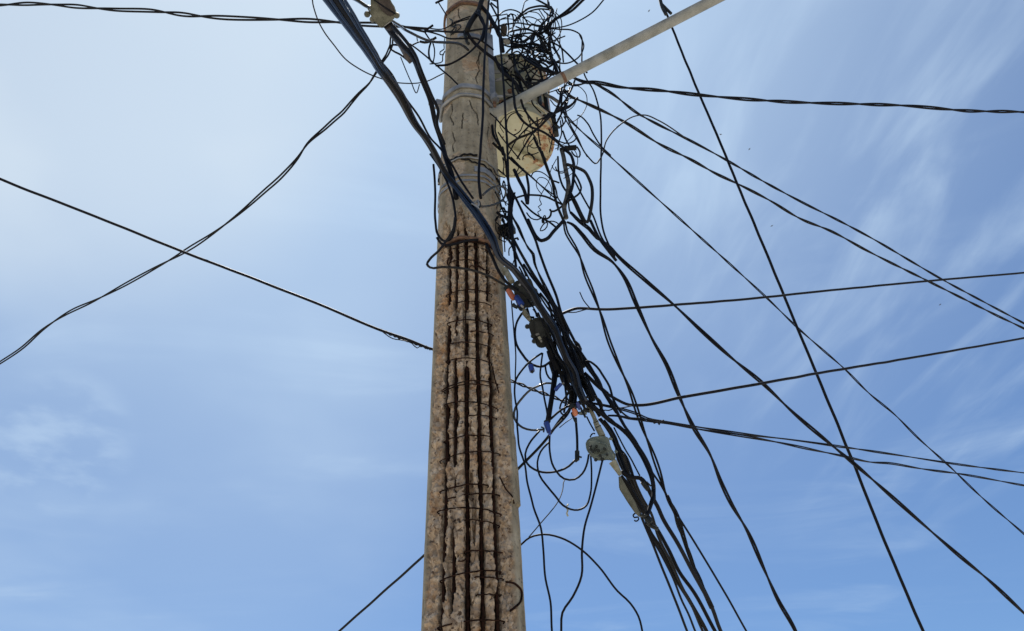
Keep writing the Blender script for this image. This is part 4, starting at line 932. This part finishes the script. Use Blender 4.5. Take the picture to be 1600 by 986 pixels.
loops = '''a8 250,0 180,120 145,330 170,480 260,630 360,750 480,810 580,810 660,760 760,680|3.6|large black cable loop left of the lower black box
a8 560,610 450,680 350,760 230,900 180,985 b1 160,130 140,280 155,480 180,620 175,800 190,985 F 150,560 200,730 215,850 250,985 G 215,130 260,260 275,400 290,580 320,720 330,910 333,940|3.2|cable looping out left and hanging straight to the bottom edge near the pole
a8 570,610 550,760 535,985 b1 560,200 600,430 640,640 650,760|2.8|upright wire falling from the rope to the blue connector
a8 610,790 620,880 660,985 b1 660,90 700,125 740,120|2.8|small U shaped wire left of the rope
b1 730,190 620,185 500,230 380,290 250,420 150,570 130,690 170,790 260,870 400,910 590,900|3.4|round glossy wire hoop ending at the blue connector
b1 745,0 725,200 685,480 635,780|4.6|left cable of the straight pair running down into the blue connector
b1 785,0 760,200 715,480 665,780|4.6|right cable of the straight pair running down into the blue connector
F 390,480 390,620 420,740 500,830 580,835 640,790 680,700 690,640|3|cable hanging from the blue connector and curving up into the grey box
F 310,460 230,560 200,640 215,710 300,770 430,775 540,730 585,685|3.2|cable bowing under the blue connector to the black plug
F 390,540 320,620 295,700 310,800 380,900 450,985 G 380,100 490,148 545,120 570,50 F 712,800 705,640|3|cable drooping lowest of the loops and rising into the grey box
F 795,690 740,880 725,985 G 605,0 570,130 535,250 518,400 515,560 460,690 395,790 388,910 387,940|3.4|cable from the grey box hanging down with a kink to the bottom edge
G 128,372 190,320 280,300 380,320 520,400 620,500 740,655 820,730 870,810 895,910 900,940|3|cable arching out from behind the pole and falling to the bottom edge
G 185,318 260,230 370,90 400,0 F 495,860 510,830|1.6|hair thin wire strung from the arching cable up to the drooping loop
b1 830,870 900,810 1020,725|1.3|hair thin wire slanting up to the orange connector
a7 120,650 145,985 a8 105,0 130,300 155,600 150,985 b1 150,200|2|thin wire hanging straight beside the pole past the boxes
b1 1080,720 1090,850 1100,985 F 600,500 602,620|3.8|cable joining the orange connector to the black plug
b1 690,740 850,600 920,560 1000,520|3.4|wire slanting up from the blue connector to the orange one
b1 700,940 760,870 870,760 980,620 1010,540|3.6|cable slanting beside it from below the blue connector to the orange one
b1 1250,700 1300,800 1370,920|2.2|thin stiff wire from the side clamp down to the grey box
b2 440,570 415,620 460,560 490,570|2|small wire kink at the top corner of the grey box
E 520,545 560,500 600,490|2.6|short cross tie between the rope and the stream of cables
E 500,475 560,490 590,495|1.8|thin cross tie above the short one
a7 560,830 610,900 630,985|1.6|two thin leads between the black boxes
a7 440,820 470,920 490,985 a8 440,60|4|black lead between the two black boxes'''
for k, ln_ in enumerate(loops.split('\n')):
    tk, w, lb = ln_.split('|'); a = 3.2 + .008 * (k % 5); low = 'G' in tk.split() and k != 11
    cable(tk, [a, a, a + (.15 if low else 0)] if k != 11 else [3.5, 3.5, 3.6], float(w), lb, mt=M_GLOSS if k == 4 else M_WIRE, name='wire' if float(w) < 3 else 'cable', cat='wire' if float(w) < 3 else 'cable')
# stream leaving at the bottom
bot = '''b2 380,60 560,230 720,370 880,480 1040,640 1140,790 1240,960 b4 700,180 760,320 800,480 800,640 740,830 690,960|6.4|thick cable bowing out right of the grey box and curling back in|3.3,3.4,3.3
b2 690,0 790,170 880,320 1000,540 1090,700 1180,830 b4 630,40 720,190 790,290 920,480 1030,690 1190,970 b8 420,200 560,430 720,700 880,985 900,1020|3|slim cable leaving the bottom edge rightmost of the stream below the grey box|3.3,3.7,4.2
b4 300,260 360,310 430,350 520,360 600,370 660,430 720,540 790,680 860,800 940,980 b8 300,240 420,460 500,610 600,800 670,985 690,1030|6|thick cable of the stream leaving the plug and falling to the bottom edge|3.3,3.6,4.2
b2 560,330 700,500 770,640 830,800 900,920 b4 240,0 300,160 400,350 540,600 680,900 b8 140,140 230,300 330,500 430,640 620,985 640,1020|5.6|thick cable just left of the plug cable at the bottom edge|3.3,3.7,4.2
b2 620,370 740,520 800,660 870,800 960,985 b4 310,60 380,240 470,420 600,650 700,830 b8 60,100 190,330 300,560 400,720 550,985 570,1025|6|thick cable third from the left of the stream at the bottom edge|3.3,3.7,4.2
b4 330,0 400,170 470,300 540,480 640,690 760,900 b8 150,200 250,400 340,600 430,780 520,985 540,1025|4|cable hidden among the thick ones of the stream at the bottom edge|3.3,3.7,4.2
b4 300,400 440,640 560,820 640,960 b8 20,60 110,280 170,430 260,650 330,830 390,985 400,1010|4|leftmost cable of the stream at the bottom edge|3.35,3.7,4.1
b4 420,420 520,640 620,830 b8 90,200 180,360 270,540 350,740 400,840 455,985 465,1010|3.4|cable second from the left of the stream at the bottom edge|3.35,3.7,4.1
b2 780,470 860,630 960,820 1060,985 b4 500,160 590,330|2.2|thin wire running to the plug right of the grey box|3.3,3.4
b4 1010,640 1060,760 b8 280,0 350,200 430,400 500,570 540,690|4.6|loose pair of strands merging into the plug cable near the bottom edge|3.6,3.9,4.0
b4 290,340 360,420 470,600 590,790 680,940|7|thick dark cable along the edge of the grey sheath|3.3,3.4
b2 640,440 720,560 800,740 880,900 b4 290,60 340,200 400,330|4|cable squeezed behind the right side of the grey box|3.32,3.36
b2 720,480 800,620 880,820 970,960 b4 350,0 440,200 480,330|4.4|outer cable passing the right side of the grey box|3.3,3.36'''
for k, ln_ in enumerate(bot.split('\n')):
    tk, w, lb, dd = ln_.split('|'); cable(tk, [float(x) + .012 * (k % 4) for x in dd.split(',')], float(w), lb, mt=M_WIRE2 if k in (4, 10) else M_WIRE, kind='loose' if k == 9 else 'single', e1=1.0 if ',10' in tk.split()[-1] else 0)
cable('G 850,168 838,180 845,195 868,192 872,205 855,218 845,212', [3.35, 3.35], 2.2, 'tiny S shaped wire hook left of the stream', name='wire', cat='wire')
cable('G 432,112 420,130 428,150 422,170 430,186', [3.3, 3.3], 2.6, 'pale torn strip of tape hanging on the lowest loop', name='tape_strip', cat='tape', mt=M_TAG)

# ------------------------------------------------------------------ boxes and connectors on the cables
def prism(name, track, dspec, thick, mt, parent=None, bev=.006, dspec2=None, seg=3):
    """solid with the given outline, facing the street, with real thickness behind and in front"""
    q = parse(track); cx = sum(p[0] for p in q) / len(q); cy = sum(p[1] for p in q) / len(q)
    d = dep(cx, cy, dspec); n = ray(cx, cy).normalized()
    bm = bmesh.new(); c = CAM + ray(cx, cy) * d
    front = []
    for x, y in q:
        r = ray(x, y); t = (c - CAM).dot(n) / r.dot(n); front.append(bm.verts.new(CAM + r * t - n * thick / 2))
    f = bm.faces.new(front); e = bmesh.ops.extrude_face_region(bm, geom=[f])
    bmesh.ops.translate(bm, vec=n * thick, verts=[v for v in e['geom'] if isinstance(v, bmesh.types.BMVert)])
    bmesh.ops.recalc_face_normals(bm, faces=bm.faces[:])
    if bev: bmesh.ops.bevel(bm, geom=bm.edges[:], offset=bev, segments=seg, affect='EDGES', clamp_overlap=True)
    return put(name, bm, mt, parent, True, 45)
def knob(name, track, dspec, r, l, mt, parent, sides=12):
    """short round boss facing the street"""
    x, y = parse(track)[0]; n = ray(x, y).normalized(); c = pt(x, y, dspec); bm = bmesh.new()
    tube(bm, [c - n * l / 2, c + n * l * .3, c + n * l / 2], [r * .75, r, r], sides); return put(name, bm, mt, parent, True, 40)
def rod(name, track, depths, w, mt, parent, sides=12, taper=None):
    P = unproject(parse(track), depths); dm = (P[0] - CAM).dot(fw); S = spline(P, .01); r = w * .5 * dm / FPX
    rr = [r * (1 if not taper else taper[0] + (taper[1] - taper[0]) * i / (len(S) - 1)) for i in range(len(S))]
    bm = bmesh.new(); tube(bm, S, rr, sides); return put(name, bm, mt, parent, True, 50)

for nm, tq, dd, th, mm in LATER: prism(nm, tq, dd, th, mm, tr, .006)
# olive splice box near the top edge
d = 'd3.85'
t = thing('splice_box', 'olive weathered splice box on a cable at the top edge left of the pole', 'splice box', pt(598, 15, d))
prism('casing', 'a1 190,-130 430,-150 500,20 575,130 580,215 545,270 545,320 490,335 410,395 370,425 320,400 250,330 195,230 165,150 190,100', d, .10, M_OLIVE, t, .012)
cv = prism('cover', 'a1 300,-140 430,-140 490,30 560,140 565,205 520,260 430,230 340,140 290,60', 'd3.785', .02, M_BROWN, t, .006)
for tq in ('a1 590,235', 'a1 135,220', 'a1 220,300'): knob('lug', tq, d, .016, .06, M_OLIVE, t)
rod('flange', 'a1 150,130 220,260 330,400 370,425', ['d3.84', 'd3.84'], 2.4, M_OLIVE, t)
rod('strap', 'a1 400,400 440,370 490,335', ['d3.80', 'd3.80'], 1.6, M_GREYW, t)
rod('cable_sleeve', 'a1 440,380 560,560 660,690 720,790', ['d3.9', 2.45], 12.5, M_BROWN, t)
rod('cable_sleeve', 'a1 700,740 790,890 830,940', [2.44, 2.5], 13, M_BROWN, t)
# upper black box
d = 3.2
t = thing('splice_box', 'upper black splice box wedged in the bundle beside the orange cap', 'splice box', pt(822, 458, d))
prism('casing', 'a7 150,300 240,240 400,230 500,190 540,250 580,370 660,440 660,520 745,680 710,720 600,760 480,800 400,800 330,880 270,840 200,640', d + .02, .10, M_DKBOX, t, .004)
cv = prism('cover', 'a7 400,240 500,200 530,260 570,380 500,370 430,330', d - .05, .02, M_DKBOX, t, .005)
prism('rib', 'a7 600,500 640,500 720,670 690,700', d - .055, .015, M_DKBOX, cv, .003)
for tq in ('a7 620,440', 'a7 190,770', 'a7 290,330', 'a7 480,290', 'a7 520,650'): knob('bolt', tq, d - .05, .009, .03, M_GALV if '290,330' in tq else M_DKBOX, cv)
rod('cable_sleeve', 'a7 -20,0 60,150 130,270', [d - .02, d - .02], 9.5, M_SLEEVE, t)
rod('cable_sleeve', 'a7 380,840 430,930 470,985 ', [d, d], 6, M_SLEEVE, t)
t = thing('connector', 'orange cap with a dark collar left of the upper black box', 'connector', pt(800, 463, 3.1))
rod('cap', 'a7 60,440 110,530 170,610', [3.1, 3.1], 9, M_ORANGE, t); rod('collar', 'a7 10,380 50,430', [3.1, 3.1], 9, M_DKBOX, t)
t = thing('connector', 'blue cap against the lower left of the upper black box', 'connector', pt(810, 471, 3.1))
rod('cap', 'a7 220,580 280,660 330,740', [3.1, 3.1], 9.5, M_BLUE, t); rod('collar', 'a7 150,730 190,770 240,790', [3.11, 3.11], 6, M_DKBOX, t); rod('ferrule', 'a7 320,750 360,790', [3.08, 3.08], 3.6, M_PORC, t)
# second black box
d = 3.22
t = thing('splice_box', 'lower black splice box with pale marks hanging under the upper one', 'splice box', pt(848, 520, d))
prism('casing', 'a8 370,130 440,70 560,55 620,140 680,260 720,400 700,470 640,500 570,530 500,520 460,460 400,340 350,190', d + .02, .10, M_DKBOX, t, .004)
cv = prism('cover', 'a8 420,130 500,100 560,110 610,230 640,360 600,420 530,430 460,300', d - .045, .025, M_DKBOX, t, .006)
for tq in ('a8 335,200', 'a8 425,345', 'a8 440,425'): knob('lug', tq, d, .014, .06, M_DKBOX, t)
for tq in ('a8 500,135', 'a8 520,200', 'a8 510,165', 'a8 700,300'): knob('bolt', tq, d - .06, .008, .02, M_GRBOX, cv)
prism('label_plate', 'a8 455,315 510,295 525,325 470,345', d - .065, .006, M_GREYW, cv, .001)
prism('label_plate', 'a8 490,360 530,345 560,390 520,410', d - .065, .006, M_SLEEVE, cv, .001)
prism('latch', 'a8 520,410 560,400 570,440 545,450', d - .062, .012, M_GREYW, t, .002)
rod('cable_sleeve', 'a8 270,-20 330,50 390,110', [d, d], 6.5, M_SLEEVE, t)
# grey box
d = 3.27
t = thing('splice_box', 'grey green splice box with rows of round ports low in the bundle', 'splice box', pt(940, 700, d))
prism('casing', 'b3 340,390 450,355 600,340 760,345 820,420 850,560 900,700 960,740 990,900 930,960 800,930 600,950 480,945 380,840 280,720 245,600 245,480', d + .03, .10, M_GRBOX, t, .005)
cv = prism('cover', 'b3 330,430 480,420 580,480 740,520 800,640 690,700 640,760 440,770 320,680 280,560', d - .03, .03, M_GRBOX, t, .006)
prism('port_block', 'b3 430,830 600,800 720,780 800,740 920,720 960,880 860,920 640,900 500,900', d - .03, .03, M_GRBOX, t, .006)
for tq, r in (('b3 355,590', .007), ('b3 510,595', .007), ('b3 345,660', .007), ('b3 555,700', .008), ('b3 410,720', .009), ('b3 480,660', .006), ('b3 600,830', .008), ('b3 490,930', .009), ('b3 650,920', .010)):
    knob('port', tq, d - .052, r, .03, M_DKBOX, cv)
prism('port', 'b3 655,625 720,610 765,690 710,710', d - .055, .02, M_DKBOX, cv, .003); prism('port', 'b3 730,770 790,765 815,830 750,835', d - .055, .02, M_DKBOX, cv, .003)
prism('latch', 'b3 820,360 900,380 920,440 860,450 800,420', d - .01, .05, M_GRBOX, t, .004); prism('latch', 'b3 940,690 1030,690 1050,760 970,770', d - .01, .05, M_GRBOX, t, .004)
rod('rib', 'b3 560,510 680,515 760,540 790,640', [d - .055, d - .055], 1.4, M_GRBOX, t)
rod('rib', 'b3 860,740 890,830 900,900', [d - .055, d - .055], 1.6, M_GRBOX, t)
rod('cable_sleeve', 'b2 380,140 450,260 500,380', [d - .02, d - .02], 6.4, M_SLEEVE, t); rod('cable_sleeve', 'b2 500,380 520,440', [d - .02, d - .02], 8.6, M_SLEEVE, t)
rod('cable_sleeve', 'b2 525,450 560,520 605,610', [d - .02, d - .02], 10, M_SLEEVE, t)
rod('clip', 'b2 480,400 540,370', [d - .05, d - .05], 1.5, M_DKBOX, t); rod('clip', 'b2 500,475 580,440', [d - .05, d - .05], 1.5, M_DKBOX, t)
rod('cable_sleeve', 'b4 170,110 220,190 290,320', [d - .02, d], 13, M_SLEEVE, t, taper=(1.0, .45))
# torn sheath under it
t = thing('cable_sheath', 'long peeled grey sheath wrapped along the stream under the grey box', 'cable cover', pt(970, 770, 3.3))
prism('sheath', 'b4 260,330 290,330 400,530 520,740 560,840 640,960 590,975 510,900 400,740 270,530', 3.31, .035, M_OLIVE, t, .006)
rod('tie', 'b4 590,930 640,945 700,930', [3.28, 3.28], 4, M_DKBOX, t)
rod('tie', 'b8 60,90 100,120 150,140', [3.33, 3.33], 6, M_DKBOX, t); rod('tie', 'b8 30,20 60,60 90,90', [3.31, 3.31], 8, M_DKBOX, t)
# small connectors
t = thing('connector', 'blue connector with cables leaving both ends left of the rope', 'connector', pt(855, 667, 3.17))
rod('body', 'b1 630,800 650,870 670,940', [3.17, 3.17], 9.0, M_BLUE, t, taper=(1.1, .8)); rod('boot', 'b1 670,930 685,990', [3.17, 3.17], 5, M_BLUE, t, taper=(1, .6)); rod('clip', 'b1 550,860 590,880 585,940', [3.16, 3.16], 2.6, M_DKBOX, t)
rod('collar', 'b1 630,770 640,815', [3.17, 3.17], 9, M_DKBOX, t)
t = thing('connector', 'orange connector hanging under the rope above the grey box', 'connector', pt(897, 645, 3.17))
prism('body', 'b1 1010,570 1080,565 1120,650 1105,700 1045,700', 3.17, .04, M_ORANGE, t, .006); rod('boot', 'b1 1020,640 1050,720 1085,790', [3.18, 3.18], 4, M_DKBOX, t); rod('collar', 'b1 1020,520 1050,570', [3.17, 3.17], 8, M_DKBOX, t)
t = thing('connector', 'blue clip just right of the orange connector', 'connector', pt(904, 634, 3.2))
prism('body', 'b1 1080,480 1120,470 1160,540 1150,610 1100,580', 3.2, .03, M_BLUE, t, .004); rod('boot', 'b1 1150,550 1170,590', [3.2, 3.2], 3, M_DKBOX, t)
t = thing('cable_clamp', 'small grey metal clamp between the orange connector and the grey box', 'clamp', pt(913, 645, 3.2))
rod('jaw', 'b1 1130,650 1190,640 1250,650', [3.2, 3.2], 5, M_GRBOX, t); rod('bolt', 'b1 1170,600 1200,650 1230,710', [3.19, 3.19], 3.5, M_DKBOX, t); rod('bolt', 'b1 1190,600 1250,620 1290,630', [3.19, 3.19], 3, M_DKBOX, t)
t = thing('connector', 'dark blue capsule dangling in the large cable loop', 'connector', pt(830, 575, 3.18))
rod('body', 'a8 385,800 410,890', [3.18, 3.18], 8.5, M_BLUE, t); rod('tip', 'a8 405,870 412,912', [3.18, 3.18], 7, M_DKBOX, t, taper=(1, .5)); rod('collar', 'a8 372,765 390,800', [3.18, 3.18], 5, M_DKBOX, t)
t = thing('connector', 'dark blue sleeve on the rope above the straight cable pair', 'connector', pt(872, 604, 3.16))
rod('body', 'b1 770,290 810,240 850,200', [3.16, 3.16], 6, M_BLUE, t); rod('boot', 'b1 850,205 900,180', [3.16, 3.16], 3.4, M_GREYW, t)
t = thing('cable_plug', 'black plug with a side knob hanging left of the grey box', 'plug', pt(903, 713, 3.2))
rod('body', 'b2 215,840 215,900 215,970', [3.2, 3.2], 7.5, M_DKBOX, t); rod('knob', 'b2 240,920 285,935', [3.19, 3.19], 3, M_DKBOX, t); rod('boot', 'b2 215,965 190,1000', [3.2, 3.2], 6, M_DKBOX, t, taper=(1, .6))
t = thing('cable_plug', 'black cone shaped plug on the thick cable right of the grey sheath', 'plug', pt(1007, 755, 3.4))
rod('body', 'b4 630,420 670,480 720,540', [3.37, 3.4], 8, M_DKBOX, t); rod('tab', 'b4 690,420 760,490', [3.37, 3.38], 2.6, M_DKBOX, t); rod('boot', 'b4 600,375 645,430', [3.37, 3.37], 5.5, M_DKBOX, t)
t = thing('cable_clamp', 'open metal clamp on the pole face where the heavy bundle passes', 'clamp', pt(744, 318, 2.93))
rod('jaw', 'b5 760,790 800,760 860,740', [2.92, 2.92], 3.5, M_GALV, t); rod('jaw', 'b5 840,830 870,780 850,720', [2.91, 2.91], 3.0, M_GALV, t); rod('bolt', 'b5 760,770 830,810 870,850', [2.9, 2.9], 2.6, M_GALV, t); rod('bolt', 'b5 880,740 895,800 850,870', [2.92, 2.92], 2.4, M_DKBOX, t)
t = thing('cable_clamp', 'black wedge clamp on the steep straight cable at the top edge', 'clamp', pt(1040, 8, 3.75))
rod('body', 'z4 845,-5 860,50 890,110', [3.72, 3.74], 5.4, M_DKBOX, t); rod('tail', 'z4 865,40 900,75 930,105', [3.73, 3.75], 4.6, M_DKBOX, t)

# ------------------------------------------------------------------ distant birds
def bird(x, y, dist, ang, lb):
    c = CAM + ray(x, y) * dist; s = dist * 1.9 / FPX; bm = bmesh.new()
    ca, sa = math.cos(ang), math.sin(ang); u = Vector((ca, sa, 0)); v = Vector((-sa, ca, 0)); z = Vector((0, 0, 1))
    t = thing('flying_bird', lb, 'bird', c, 'small birds far up in the sky')
    tube(bm, [c - u * s * .9, c - u * s * .5, c, c + u * s * .5, c + u * s * .8], [s * .06, s * .16, s * .24, s * .2, s * .05], 8); put('body', bm, M_BIRD, t)
    for k in (-1, 1):
        bm = bmesh.new(); w = [c + u * s * .3, c + v * k * s * .7 + u * s * .35 + z * s * .2, c + v * k * s * 1.5 - u * s * .15 + z * s * .05, c + v * k * s * .6 - u * s * .25 + z * s * .12, c - u * s * .3]
        a = [bm.verts.new(p) for p in w]; b = [bm.verts.new(p - z * s * .05) for p in w]
        bm.faces.new(a); bm.faces.new(list(reversed(b)))
        for i in range(5): bm.faces.new((a[i], a[(i + 1) % 5], b[(i + 1) % 5], b[i]))
        put('wing', bm, M_BIRD, t, False)
for x, y, dd, a, lb in ((1014, 17, 60, .6, 'tiny bird in the sky just above the lamp pipe left of the wedge clamp'), (1126, 210, 70, 1.9, 'tiny bird beside the steep straight cable above the wavy pair'), (1171, 233, 75, .4, 'tiny bird in the open sky right of the steep straight cable above the wavy pair'),
                        (1206, 353, 70, .8, 'tiny bird just below the two parallel wavy cables'), (1469, 476, 70, .3, 'tiny bird near the right edge below the parallel wavy cables')):
    bird(x, y, dd, a, lb)
